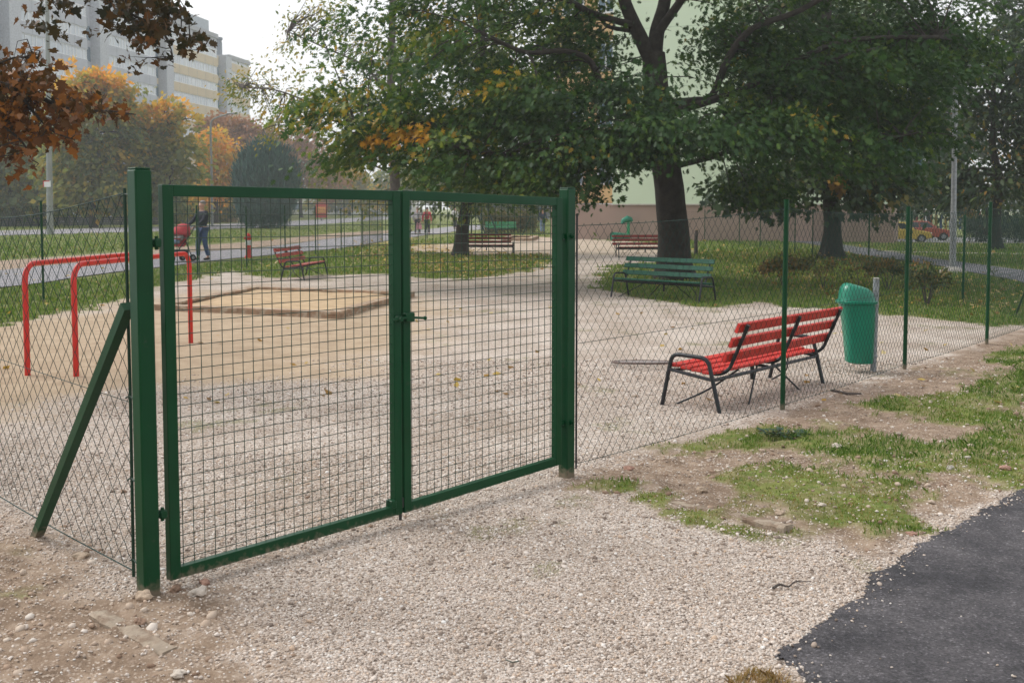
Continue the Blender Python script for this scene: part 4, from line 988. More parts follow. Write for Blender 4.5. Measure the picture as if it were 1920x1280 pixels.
def twigs(m, cl, skel, seed, frac=.5, r0=.022):
    r = np.random.default_rng(seed); sk = np.array([tuple(p) for p in skel])
    for p in cl[r.uniform(0, 1, len(cl)) < frac]:
        d = ((sk - p) ** 2 * [1, 1, 2.2]).sum(1); q = sk[np.argmin(d)]
        if np.linalg.norm(q - p) > 5: continue
        mid = (p + q) / 2 + np.array([0, 0, .12 * np.linalg.norm(p - q)]) + r.normal(0, .1, 3)
        m.tube([Vector(q), Vector(q * .45 + mid * .55), Vector(mid * .5 + p * .5), Vector(p)], [r0, r0 * .8, r0 * .55, r0 * .25], 5, False)
def trunk(base, pts, r0, r1, flare=1.5):
    m = MB(); P = [Vector((base.x, base.y, -.15))] + pts; out = []
    sk = limb(m, [P[0]] + pts, r0, r1, 16, .10, 6)
    for i, v in enumerate(m.v):       # root flare
        z = v[2]; f = 1 + (flare - 1) * math.exp(-max(z, 0) / .28) * (1 + .35 * math.sin(math.atan2(v[1] - base.y, v[0] - base.x) * 5))
        m.v[i] = (base.x + (v[0] - base.x) * f if z < 1.2 else v[0], base.y + (v[1] - base.y) * f if z < 1.2 else v[1], z)
    return m, sk
OAKL = leafmat('oak_leaf', [(0, (.012, .040, .012)), (.45, (.034, .088, .020)), (.72, (.092, .155, .026)), (.88, (.21, .22, .035)), (1, (.52, .22, .015))], .5, .36, .26)
LIMEL = leafmat('pale_leaf', [(0, (.045, .090, .022)), (.4, (.11, .155, .032)), (.75, (.25, .23, .06)), (1, (.40, .29, .09))], .5, .38, .35)
DARKL = leafmat('dark_leaf', [(0, (.012, .030, .014)), (.5, (.030, .062, .024)), (.85, (.07, .10, .025)), (1, (.25, .14, .02))], .5, .24, .25)
MAPL = leafmat('maple_leaf', [(0, (.018, .020, .008)), (.3, (.055, .034, .012)), (.6, (.115, .046, .014)), (.82, (.22, .085, .018)), (1, (.38, .16, .03))], .55, .3, .25)
AUTL = leafmat('autumn_leaf', [(0, (.10, .15, .06)), (.35, (.23, .25, .075)), (.6, (.40, .30, .065)), (.85, (.60, .33, .05)), (1, (.66, .28, .05))], .6, .45, .25)
PINKL = leafmat('russet_leaf', [(0, (.20, .11, .06)), (.5, (.34, .16, .08)), (1, (.44, .24, .12))], .6, .3, .25)
YEWL = leafmat('yew_leaf', [(0, (.018, .056, .056)), (.6, (.04, .105, .10)), (1, (.075, .16, .145))], .6, .12, .3)

# --- the big oak behind the green bench
base = gp(1268, 523); Y0 = base.y
t = thing('oak_tree', 'big dark oak spreading over the playground, thick trunk behind the dark green bench', 'tree', tuple(base))
m, sk = trunk(base, [at(1263, 450, Y0), at(1254, 350, Y0), at(1243, 260, Y0), at(1231, 170, Y0), at(1226, 100, Y0)], .40, .25, 1.35)
m.build('trunk', BARK, t, True)
m = MB(); SK = list(sk)
def L_(pts, r0, r1, Y=None):
    global SK
    P = [at(p[0], p[1], (Y0 + p[2]) if len(p) > 2 else Y0) for p in pts]; SK += limb(m, P, r0, r1, 9, .1, 5)
L_([(1228, 130), (1205, 80), (1178, 20), (1160, -40), (1130, -160, 1)], .19, .10)
L_([(1227, 120), (1232, 60), (1247, 0), (1250, -80), (1260, -250, -1)], .19, .10)
L_([(1235, 60, -.1), (1262, 22, -.3), (1300, -30, -.8), (1360, -110, -1.2)], .11, .07)
L_([(1190, 48), (1150, 38, -.4), (1110, 25, -.8), (1060, 0, -1.5), (960, -30, -2)], .085, .05)
L_([(1180, 58, 0), (1140, 50, .3), (1115, 32, .6), (1040, 40, 1)], .05, .03)
L_([(1240, 225), (1190, 222, -.4), (1145, 205, -.8), (1110, 120, -1.2), (1060, 96, -1.6), (985, 98, -2), (900, 60, -2.4)], .10, .035)
L_([(1247, 290), (1160, 302, -.8), (1064, 303, -1.6), (980, 297, -2.2), (903, 284, -2.6), (790, 262, -2.6), (690, 262, -2.4)], .10, .03)
L_([(1243, 255), (1150, 250, -.6), (1060, 240, -1), (905, 236, -1.4), (790, 232, -1.6), (690, 222, -1.6), (640, 230, -1.6)], .09, .03)
L_([(1236, 195), (1300, 190, -.5), (1335, 180, -.8), (1365, 110, -1.1), (1410, 55, -1.4), (1500, 20, -1.6), (1600, -40, -2)], .11, .05)
L_([(1240, 215), (1330, 190, -.8), (1400, 165, -1.2), (1500, 110, -1.4), (1600, 75, -1.4), (1760, 70, -1.4)], .10, .04)
L_([(1248, 275), (1330, 250, -.8), (1440, 190, -1.4), (1540, 120, -1.6), (1650, 90, -1.8)], .08, .03)
L_([(1251, 315), (1350, 290, -.8), (1440, 255, -1.4), (1560, 265, -1.8), (1690, 255, -2)], .075, .025)
m.build('limbs', BARK, t, True)
HOLES = [[(1150, -20), (1180, 20), (1200, 100), (1186, 110), (1158, 50)], [(1240, -20), (1300, -20), (1275, 35), (1252, 70), (1240, 80)],
         [(1158, 322), (1230, 318), (1240, 420), (1150, 420), (1150, 345)], [(1286, 318), (1325, 332), (1312, 375), (1340, 420), (1280, 420)],
         [(718, 288), (762, 288), (758, 362), (716, 362)],
         [(380, -50), (560, -50), (590, 40), (520, 120), (380, 150)]]
oakb = [(690, 262, 105, 70, 21, 1.5), (625, 205, 60, 55, 21.5, 1), (720, 170, 140, 85, 22, 2), (720, 70, 150, 80, 22.5, 2, .8), (850, 300, 140, 60, 21, 2), (870, 200, 150, 80, 23, 2.5), (1000, 320, 120, 50, 21, 2), (1000, 215, 135, 80, 22, 2.5), (890, 75, 210, 100, 23, 3),
        (1075, 90, 85, 120, 24, 2, .5), (1100, 285, 85, 60, 20.3, 1.5, .65), (1080, 345, 75, 38, 20.3, 1, .7), (1290, 245, 120, 62, 19.8, 1.2), (1195, 268, 90, 48, 19.8, 1), (1275, 165, 95, 55, 20.6, 1.2), (1175, 175, 60, 60, 20.8, 1.2), (1210, 130, 60, 40, 21.5, 1, .6), (1310, 80, 45, 60, 21.5, 1.2, .7), (1400, 100, 95, 110, 23, 2), (1430, 235, 135, 80, 21, 2), (1560, 150, 180, 130, 23, 3), (1570, 290, 170, 60, 22, 2),
        (1730, 180, 100, 110, 23, 2.2), (1740, 80, 140, 90, 24, 3), (1410, 345, 75, 40, 22, 1), (1800, 105, 70, 60, 24.2, 1, 1.3), (1000, -130, 420, 110, 23, 3.5, .7), (1480, -110, 420, 110, 23, 4, .7)]
cl = clusters(oakb, 24, 5, .46, .6, HOLES, lay=1.9)
mt = MB(); twigs(mt, cl, SK, 3, .28, .02); mt.build('twigs', BARK, t, True)
def oak_tint(c, tt):
    q = project(c); tt = tt + .14 * sstep(1150, 900, q[:, 0]) + .14 * sstep(880, 640, q[:, 0]) * sstep(60, 200, q[:, 1])
    o1 = np.exp(-(((q[:, 0] - 770) / 50) ** 2 + ((q[:, 1] - 250) / 20) ** 2)) + .8 * np.exp(-(((q[:, 0] - 700) / 28) ** 2 + ((q[:, 1] - 265) / 14) ** 2)) + .5 * np.exp(-(((q[:, 0] - 790) / 40) ** 2 + ((q[:, 1] - 30) / 14) ** 2))
    return np.where((o1 + (fbm(c, 3.2, 5) - .5) * 1.3 > .62) & (o1 > .15) & (c[:, 1] < 22.2), .93 + .07 * fbm(c, 9, 6), np.minimum(tt, .93))
foliage('crown', cl, 54, .125, 'oak', OAKL, t, 7, (.52, .52, .17), np.array(at(1230, 150, Y0)), tint=(.36, .17), tintf=oak_tint)

# --- dark leaning tree behind the gate
base = gp(862, 479); Y0 = base.y
t = thing('linden_tree', 'dark trunked tree with curved base standing at the bench behind the right gate leaf', 'tree', tuple(base))
m, sk = trunk(base, [at(867, 430, Y0), at(876, 380, Y0), at(884, 300, Y0), at(893, 220, Y0), at(902, 120, Y0), at(905, 0, Y0)], .24, .11, 1.35); m.build('trunk', BARK, t, True)
m = MB(); SK = list(sk)
L_([(886, 280), (840, 240, .3), (780, 215, .5), (720, 200, .8)], .08, .03); L_([(890, 240), (940, 200, .4), (1000, 190, .6), (1050, 150, .6)], .08, .03); L_([(882, 320), (930, 300, -.5), (990, 310, -.8)], .06, .025); L_([(880, 330), (820, 310, -.5), (770, 320, -.8)], .06, .025); L_([(897, 170), (860, 100, .4), (800, 60, .5)], .07, .03)
cl = clusters([(860, 335, 130, 45, 35, 2), (960, 345, 95, 35, 35, 2), (830, 250, 150, 80, 36, 3), (960, 240, 120, 90, 36, 3), (900, 110, 210, 120, 37, 3), (840, 386, 42, 16, 34.3, .6), (900, 380, 60, 18, 34.5, .8), (1030, 330, 40, 60, 35, 1)], 10, 15, .40, .5, [HOLES[4]])
twigs(m, cl, SK, 5, .4, .025); m.build('limbs', BARK, t, True)
foliage('crown', cl, 36, .16, 'simple', LIMEL, t, 8, (.6, .6, .28), np.array(at(895, 200, Y0)), tint=(.22, .16))

# --- slim grey tree with thin yellowing foliage
base = gp(744, 481); Y0 = base.y
t = thing('birch_tree', 'slim grey tree with thin yellowing leaves seen between the two gate leaves', 'tree', tuple(base))
m, sk = trunk(base, [at(743, 420, Y0), at(740, 330, Y0), at(736, 240, Y0), at(733, 150, Y0), at(735, 60, Y0), at(738, -60, Y0)], .19, .10, 1.3); m.build('trunk', BARKG, t, True)
m = MB(); SK = list(sk)
L_([(738, 280), (680, 230, .3), (600, 200, .6), (520, 170, 1), (455, 165, 1.2)], .06, .015); L_([(735, 200), (690, 130, .3), (610, 90, .5), (540, 60, .6)], .06, .015); L_([(740, 300), (690, 285, -.3), (610, 240, -.6), (520, 235, -1), (490, 245, -1.1)], .045, .01); L_([(734, 150), (780, 90, .3), (830, 60, .5)], .06, .02)
L_([(741, 330), (700, 310, .4), (650, 300, .8), (610, 300, 1)], .04, .012)
cl = clusters([(500, 175, 80, 50, 36.5, 1.2, 1.4), (540, 240, 60, 30, 36, 1, 1.2), (520, 110, 45, 40, 36.5, 1, .6), (455, 165, 32, 32, 37, .6, .8), (560, 115, 60, 65, 36, 1.2, 1.0), (560, 215, 60, 28, 35.5, 1, .7), (640, 110, 70, 90, 36, 1.5, .6), (600, 40, 60, 55, 36, 1.2, 1.0), (650, 310, 55, 45, 35.5, 1, .9), (610, 330, 28, 22, 36, .6, .8), (690, 250, 60, 70, 36, 1.5, .7), (740, 150, 120, 120, 37, 2, .6), (680, 380, 60, 18, 35, .7, .7)], 12, 25, .40, .8)
twigs(m, cl, SK, 6, .8, .018); m.build('limbs', BARKG, t, True)
foliage('crown', cl, 22, .12, 'simple', LIMEL, t, 9, (.5, .5, .32), np.array(at(735, 180, Y0)), tint=(.62, .2))

# --- dark tree behind the oak on the right
base = gp(1560, 486); Y0 = base.y
t = thing('maple_tree', 'dark spreading tree right of the oak with a broad trunk base in low weeds', 'tree', tuple(base))
m, sk = trunk(base, [at(1561, 430, Y0), at(1559, 380, Y0), at(1556, 300, Y0), at(1552, 200, Y0), at(1548, 80, Y0), at(1550, -60, Y0)], .30, .16, 1.7); m.build('trunk', BARK, t, True)
m = MB(); SK = list(sk)
L_([(1557, 330), (1500, 310, -.5), (1430, 330, -1), (1370, 345, -1.2)], .09, .03); L_([(1557, 320), (1620, 290, -.5), (1700, 290, -1)], .09, .03); L_([(1554, 250), (1480, 200, .5), (1400, 190, 1)], .09, .03); L_([(1553, 230), (1640, 180, .5), (1720, 150, 1)], .09, .03); L_([(1550, 140), (1500, 60, .5), (1440, 0, 1)], .09, .04); L_([(1550, 130), (1620, 50, .5), (1700, -20, 1)], .09, .04)
cl = clusters([(1560, 330, 150, 50, 32, 2), (1440, 350, 95, 45, 31, 1.5), (1385, 350, 50, 50, 31, 1), (1650, 345, 85, 45, 31.5, 1.5), (1560, 200, 230, 110, 33, 3), (1560, 60, 230, 110, 34, 3, .8), (1480, 385, 50, 18, 31, .7), (1610, 388, 60, 15, 31, .7)], 8.5, 35, .37, .45, [HOLES[3]])
twigs(m, cl, SK, 7, .4, .025); m.build('limbs', BARK, t, True)
def red_tint(c, tt):
    q = project(c); return np.where(np.hypot((q[:, 0] - 1572) / 16, (q[:, 1] - 345) / 20) < 1, 1, np.minimum(tt, .9))
foliage('crown', cl, 44, .165, 'maple', DARKL, t, 10, (.65, .65, .3), np.array(at(1555, 200, Y0)), tint=(.42, .2), tintf=red_tint)

# --- generic trees further away
def far_tree(name, label, px, pbase, blobs, dens, per, size, kind, m_, tint, seed, tr=.2, bark=BARK, group=None, spread=(.8, .8, .5), gap=.42, gs=.35, Y=None, tintf=None):
    b = gp(px, pbase) if Y is None else Vector((at(px, pbase, Y).x, Y, gz(at(px, pbase, Y).x, Y)))
    t = thing(name, label, 'tree', tuple(b), group=group)
    topy = min(q[1] for q in blobs[:3]); m, sk = trunk(b, [at(px, pbase - (pbase - topy) * f, b.y) + Vector((random.uniform(-.15, .15), 0, 0)) for f in (.25, .5, .75, 1)], tr, tr * .35, 1.3)
    cl = clusters([(q[0], q[1], q[2], q[3], b.y + (q[4] if len(q) > 4 else 0), (q[2] * b.y / F) * .8) for q in blobs], dens * 6.5, seed, gap - .09, gs)
    twigs(m, cl, sk[4:], seed, .05, tr * .3); m.build('trunk', bark, t, True)
    foliage('crown', cl, per, size, kind, m_, t, seed, spread, np.array(at(px, (pbase + topy) / 2, b.y)), tint=tint, tintf=tintf, upw=.5)
    return t
RT = 'trees at the right edge beyond the fence'
far_tree('cedar_tree', 'dark layered tree behind the galvanised lamp post at the right edge', 1868, 486, [(1850, 200, 70, 120), (1830, 330, 75, 55), (1880, 320, 80, 60), (1800, 120, 60, 100), (1760, 320, 55, 50), (1900, 100, 40, 80), (1800, 370, 60, 22), (1930, 250, 60, 120)], 1.3, 26, .24, 'simple', DARKL, (.42, .22), 41, .25, spread=(.9, .9, .22), gap=.47, gs=.3, Y=40)
def hint(c, tt):
    q = project(c); return np.where((np.hypot((q[:, 0] - 1862) / 24, (q[:, 1] - 362) / 14) < 1) | (np.hypot((q[:, 0] - 1825) / 12, (q[:, 1] - 395) / 8) < 1), .95, tt)
far_tree('bush_tree', 'low leafy tree with yellow patches above the dark hedge', 1850, 450, [(1860, 370, 70, 35), (1800, 375, 50, 30), (1920, 360, 60, 50), (1740, 365, 50, 28)], 1.0, 26, .28, 'simple', DARKL, (.5, .22), 42, .2, gap=.40, Y=66, tintf=hint)
far_tree('plane_tree', 'shadowy tree filling the gap behind the red and yellow cars', 1740, 440, [(1720, 340, 90, 60), (1700, 250, 100, 90), (1790, 250, 80, 100), (1690, 370, 50, 30), (1780, 385, 50, 20)], .8, 26, .34, 'simple', DARKL, (.42, .22), 43, .3, gap=.40, Y=90)
far_tree('tall_tree', 'tall thin crowned tree with sky gaps at the top right corner', 1935, 450, [(1900, 60, 60, 110), (1940, 200, 60, 120), (1870, -40, 90, 80), (1960, 350, 60, 90)], .8, 24, .26, 'simple', DARKL, (.45, .22), 44, .25, gap=.49, Y=55)
# autumn trees along the road on the left
AT = 'autumn trees along the road'
def top_orange(y0, y1, a=.5):
    return lambda c, tt: tt + a * sstep(y1, y0, project(c)[:, 1]) - .2
far_tree('autumn_tree', 'leftmost roadside autumn tree, green brown, behind the red brown maple branch', 20, 424, [(0, 230, 90, 90), (40, 330, 90, 80), (-60, 300, 80, 100), (70, 390, 50, 30)], .5, 30, .42, 'diamond', AUTL, (.36, .2), 51, .3, group=AT, Y=88, tintf=top_orange(180, 330, .3))
far_tree('autumn_tree', 'tall roadside autumn tree with orange top left of the braced gate post', 175, 424, [(150, 180, 65, 62), (210, 190, 55, 60), (180, 270, 90, 75), (130, 330, 70, 60), (220, 360, 70, 50)], .5, 30, .42, 'diamond', AUTL, (.42, .18), 52, .3, group=AT, Y=82, tintf=top_orange(140, 260))
far_tree('autumn_tree', 'roadside tree turning orange above the left corner of the gate', 318, 424, [(310, 235, 62, 48), (350, 290, 40, 50), (280, 310, 70, 60), (320, 370, 60, 42), (250, 240, 40, 50)], .5, 30, .42, 'diamond', AUTL, (.40, .18), 53, .3, group=AT, Y=84, tintf=top_orange(200, 300))
far_tree('autumn_tree', 'bright orange tree behind the curved street lamp', 405, 416, [(405, 290, 45, 50), (395, 350, 55, 45), (430, 330, 40, 50), (370, 300, 30, 30)], .5, 30, .36, 'diamond', AUTL, (.78, .14), 54, .28, group=AT, Y=105)
far_tree('autumn_tree', 'hazy russet tree rising behind the dark yew', 450, 412, [(430, 255, 60, 40), (470, 260, 55, 40), (500, 300, 50, 60), (400, 240, 30, 30)], .35, 30, .45, 'diamond', PINKL, (.5, .2), 55, .28, group=AT, Y=140)
far_tree('autumn_tree', 'pale hazy pinkish tree right of the dark yew', 565, 410, [(560, 280, 50, 45), (600, 330, 50, 50), (540, 320, 50, 50)], .3, 30, .5, 'diamond', PINKL, (.5, .25), 56, .28, group=AT, Y=160)
far_tree('autumn_tree', 'far misty tree above the pale road', 655, 408, [(650, 350, 60, 45), (700, 365, 60, 35), (610, 365, 40, 35)], .25, 30, .6, 'diamond', AUTL, (.3, .2), 57, .28, group=AT, Y=190)
far_tree('autumn_tree', 'far misty tree behind the red jacket walker', 790, 408, [(780, 345, 60, 40), (840, 350, 60, 45), (740, 350, 40, 40)], .25, 30, .6, 'diamond', AUTL, (.25, .2), 58, .28, group=AT, Y=170)
far_tree('autumn_tree', 'grey green tree behind the clipped hedge', 980, 415, [(940, 350, 60, 50), (1000, 345, 60, 55), (1040, 360, 30, 45), (900, 370, 40, 35)], .35, 30, .5, 'diamond', AUTL, (.12, .12), 59, .28, group=AT, Y=120)
# dark yew
b = gp(497, 428); t = thing('yew_tree', 'dense dark egg shaped yew standing on the lawn before the road', 'tree', tuple(b))
r = np.random.default_rng(61); n = 900; k = b.y / F
m, sk = trunk(b, [at(497, 400, b.y), at(497, 340, b.y), at(497, 290, b.y)], .22, .06); m.build('trunk', BARK, t, True)
aa = r.uniform(0, 2 * PI, n); hz = r.uniform(0, 1, n); rad = np.interp(hz, [0, .15, .45, .75, .9, 1], [.55, .85, 1, .92, .62, .22]) * (57 * k) * (.86 + .28 * vnoise(np.c_[np.cos(aa) * 2, np.sin(aa) * 2, hz], 1.6, 4)) * r.uniform(.75, 1, n)
cl = np.c_[b.x + np.cos(aa) * rad, b.y + np.sin(aa) * rad, (428 - (10 + 138 * hz) - 388) * -k + CH + (vnoise(np.c_[aa * 2, hz * 0 + 1], 2.2, 8) - .5) * 1.2 * (hz > .7)]
per = 34; c = np.repeat(cl, per, 0) + r.normal(0, .22, (n * per, 3)) * [1, 1, 1.5]; out = c - np.array([b.x, b.y, 0]); out[:, 2] = 0; out /= np.maximum(np.linalg.norm(out, axis=1), .01)[:, None]
ax = out * .45 + r.normal(0, .25, c.shape); ax[:, 2] += 1.1
leaves('crown', c, ax, out + r.normal(0, .5, c.shape), np.exp(r.normal(math.log(.42), .25, len(c))), np.clip(np.repeat(r.normal(.45, .25, n), per) + r.normal(0, .1, n * per), 0, 1), 'needle', YEWL, t)

# --- near maple on the left, its trunk outside the picture, branches reaching in
base = Vector((-7.6, 9.4, 0)); Y0 = 9.4
t = thing('maple_tree', 'red brown autumn maple whose leafy branches hang in at the top left corner', 'tree', tuple(base))
m, sk = trunk(base, [Vector((-7.6, 9.4, 1.6)), Vector((-7.5, 9.4, 3)), Vector((-7.45, 9.4, 4.5)), Vector((-7.4, 9.3, 6.5))], .22, .12); m.build('trunk', BARK, t, True)
m = MB(); SK = []
brs = [[(-560, 260, 0), (-250, 170, 0), (-60, 150, .2), (40, 170, .3), (130, 205, .4), (200, 208, .4), (255, 215, .4)], [(-250, 170, 0), (-60, 210, .1), (30, 255, .1), (60, 300, .2)], [(-60, 150, .2), (20, 110, .3), (70, 110, .3)], [(30, 168, .3), (90, 240, .2), (140, 262, .2)],
       [(-560, 120, 0), (-200, -120, .3), (60, -110, .6), (190, -30, .7), (235, 20, .7), (300, 50, .8), (385, 85, .8)], [(190, -30, .7), (250, 10, .9), (330, 15, .9), (340, 60, .9)], [(60, -110, .6), (100, -20, .6), (110, 20, .6)], [(300, 50, .8), (320, 90, .8), (325, 118, .8)]]
for bb, rr in zip(brs, (.05, .03, .015, .015, .045, .02, .02, .01)): L_(bb, rr, .004)
spots = [(10, 165, 60, 60, 1), (60, 130, 45, 38, 1), (80, 205, 70, 50, 1), (150, 200, 45, 26, 1), (205, 205, 30, 22, .8), (242, 205, 18, 14, .8), (90, 245, 50, 28, .8), (20, 240, 40, 40, .9), (30, 295, 32, 28, .8), (55, 322, 12, 12, .6), (105, 262, 25, 16, .6), (-60, 200, 80, 120, 1),
         (260, 40, 55, 26, 1), (215, 55, 30, 18, .8), (310, 30, 40, 30, 1), (345, 75, 38, 16, 1), (375, 72, 16, 12, .8), (285, 75, 38, 24, .9), (318, 108, 20, 14, .8), (255, 112, 18, 12, .6), (290, 10, 60, 22, 1), (105, 10, 55, 16, .8), (88, 28, 20, 14, .7), (190, -30, 120, 30, 1), (72, 50, 8, 6, .8), (112, 65, 7, 7, .8)]
cl = []; tn = []; r = np.random.default_rng(71)
for px, py, rx, ry, w_ in spots:
    n = max(2, int(w_ * rx * ry / 92))
    for _ in range(n):
        a = r.uniform(0, 2 * PI); q = math.sqrt(r.uniform(0, 1)); p = at(px + rx * q * math.cos(a), py + ry * q * math.sin(a), 9.75 + r.uniform(-.45, .75)); cl.append(p); tn.append(.58 if px < 250 and py > 85 else .16)
cl = np.array([tuple(p) for p in cl]); tn = np.array(tn)
twigs(m, cl, SK, 8, .6, .006); m.build('limbs', BARK, t, True)
per = 7; n = len(cl) * per; c = np.repeat(cl, per, 0) + r.normal(0, 1, (n, 3)) * [.07, .07, .05]; ax = r.normal(0, .8, (n, 3)); ax[:, 2] -= .35; nr = r.normal(0, .7, (n, 3)); nr[:, 2] += .5
leaves('crown', c, ax, nr, np.exp(r.normal(math.log(.078), .25, n)), np.clip(np.repeat(tn + r.normal(0, .13, len(cl)), per) + r.normal(0, .1, n), 0, 1), 'maple', MAPL, t, .25)

# ------------------------------------------------------------------ shrubs and hedges
def shrub(name, label, blobs, Y, n_st, size, m_, tint, seed, dens=70, per=40, group=None, kind='simple'):
    c0 = at(blobs[0][0], blobs[0][1], Y); t = thing(name, label, 'shrub', (c0.x, Y, 0), group=group)
    cl = clusters([(q[0], q[1], q[2], q[3], Y, q[2] * Y / F * .7) for q in blobs], dens, seed, .40, 2.0); cl[:, 2] = np.maximum(cl[:, 2], .06)
    m = MB(); r = np.random.default_rng(seed)
    for p in cl[r.uniform(0, 1, len(cl)) < n_st]:
        g_ = Vector((c0.x, Y, -.06)); q = Vector(p) + Vector((r.normal(0, .03), 0, .08)); m.tube([g_, g_.lerp(q, .5) + Vector((r.normal(0, .04), 0, .05)), q], [.012, .007, .003], 5, True)
    if m.v: m.build('stems', BARKG, t, True)
    foliage('foliage', cl, per, size, kind, m_, t, seed, (.14, .14, .10), np.array([c0.x, Y, 0]), tint=tint, upw=.4)
    return t
SHL = leafmat('shrub_leaf', [(0, (.03, .05, .016)), (.4, (.09, .10, .030)), (.7, (.18, .135, .048)), (1, (.25, .13, .04))], .55, .25, .3)
shrub('shrub', 'twiggy brown green shrub between the litter bin and the fence post', [(1738, 540, 44, 40), (1725, 515, 28, 24), (1760, 560, 28, 26), (1705, 560, 22, 26)], 17.2, .5, .07, SHL, (.45, .25), 81)
shrub('shrub', 'small dark shrub at the foot of the thin fence post near the lamp post', [(1840, 540, 34, 22), (1860, 530, 22, 18), (1815, 552, 18, 14)], 19, .5, .05, SHL, (.3, .2), 82)
for k, (px, py, rx, ry, Y, lab) in enumerate(((1470, 520, 48, 30, 21, 'low weedy bush right of the dark green bench'), (1545, 530, 55, 34, 20.5, 'low weedy bush in front of the dark tree trunk'), (1612, 525, 40, 30, 20.5, 'low weedy bush behind the litter bin lid'), (1665, 520, 34, 24, 20, 'low weedy bush left of the third fence post'))):
    shrub('shrub', lab, [(px, py - 14, rx, ry), (px + 18, py + 6, rx * .9, ry * .9), (px - 18, py + 4, rx * .8, ry * .8)], Y, .3, .065, SHL, (.52, .25), 83 + k, 75, 60, 'weedy bushes behind the green bench')
def hedge(name, label, a, b, dp, h, m_, tint, seed, size=.1, n=500):
    a, b = Vector(a), Vector(b); t = thing(name, label, 'hedge', tuple((a + b) / 2)); d = b - a; nn = Vector((-d.y, d.x, 0)).normalized(); r = np.random.default_rng(seed)
    u = r.uniform(0, 1, n); v = r.uniform(0, 1, n) * dp; z = np.maximum(r.uniform(.05, 1, n), r.uniform(.05, 1, n)) * h
    P = np.array(a)[None] + u[:, None] * np.array(d) + v[:, None] * np.array(nn); P[:, 2] = a.z + z
    foliage('foliage', P, 26, size, 'simple', m_, t, seed, (.28, .28, .22), tint=tint, upw=.4)
    m = MB()
    for k in range(14):
        p = a.lerp(b, (k + .5) / 14) + nn * dp * .5; m.tube([p - Vector((0, 0, .1)), p + Vector((r.normal(0, .1), 0, h * .7))], [.03, .015], 5)
    m.build('stems', BARK, t, True)
    return t
hedge('hedge', 'clipped brownish hedge behind the bright green bench', gp(908, 437.5), gp(1002, 437.5), 1.2, 1.15, SHL, (.35, .2), 91)
a, b = at(1812, 455, 74), at(1990, 455, 72); a.z = gz(a.x, a.y); b.z = gz(b.x, b.y)
hedge('hedge', 'dark dense hedge beyond the lawn at the right edge', a, b, 1.4, 1.75, DARKL, (.2, .15), 92, .13, 700)
a, b = gp(-200, 428), gp(352, 421); d = (b - a).normalized()
t = thing('railing', 'low dark slatted railing along the road under the autumn trees', 'railing', tuple(a))
DKR = mat('dark_railing', (.045, .05, .06), .6, .3, 1)
n = int((b - a).length / 2.2)
for k in range(n + 1):
    p = a + d * k * 2.2; m = MB(); m.box((p.x, p.y, .42), (.1, .1, .9)); m.build('post', DKR, t)
m = MB()
for z in (.12, .3, .48, .66): m.bar(a + Vector((0, .02, z)), b + Vector((0, .02, z)), .03, .15)
m.build('slats', DKR, t)

for k, (x0, x1, Y, h, lab) in enumerate(((-60, 120, 92, 3.2, 'dark understory bushes at the far left behind the road railing'), (130, 330, 95, 3.4, 'dark understory bushes behind the gate post and the road railing'), (330, 440, 110, 3.6, 'dim bushes under the bright orange tree'))):
    t_ = hedge('bush_row', lab, Vector((at(x0, 425, Y).x, Y, 0)), Vector((at(x1, 425, Y).x, Y, 0)), 2.5, h, AUTL, (.28, .16), 95 + k, .34, 420)

# small broad leaved weed in the verge grass
P = gp(1470, 822); t = thing('weed', 'dark broad leaved weed growing in the middle of the verge grass', 'weed', tuple(P))
r = np.random.default_rng(99); n = 130; a = r.uniform(0, 2 * PI, n); q = r.uniform(0, 1, n) ** .6
c_ = np.c_[P.x + np.cos(a) * q * .15, P.y + np.sin(a) * q * .10, .02 + .03 * r.uniform(0, 1, n)]; ax = np.c_[np.cos(a), np.sin(a), r.uniform(-.1, .7, n)]
leaves('foliage', c_, ax, np.c_[r.normal(0, .3, (n, 2)), np.ones(n)], r.uniform(.035, .055, n), r.uniform(.1, .6, n), 'simple', leafmat('weed_leaf', [(0, (.02, .055, .03)), (1, (.06, .11, .05))], .5, .2, .4), t)
m = MB()
for k in range(10): m.tube([(P.x, P.y, -.01), (P.x + math.cos(k) * .08, P.y + math.sin(k) * .06, .05)], .003, 5)
m.build('stems', BARKG, t, True)

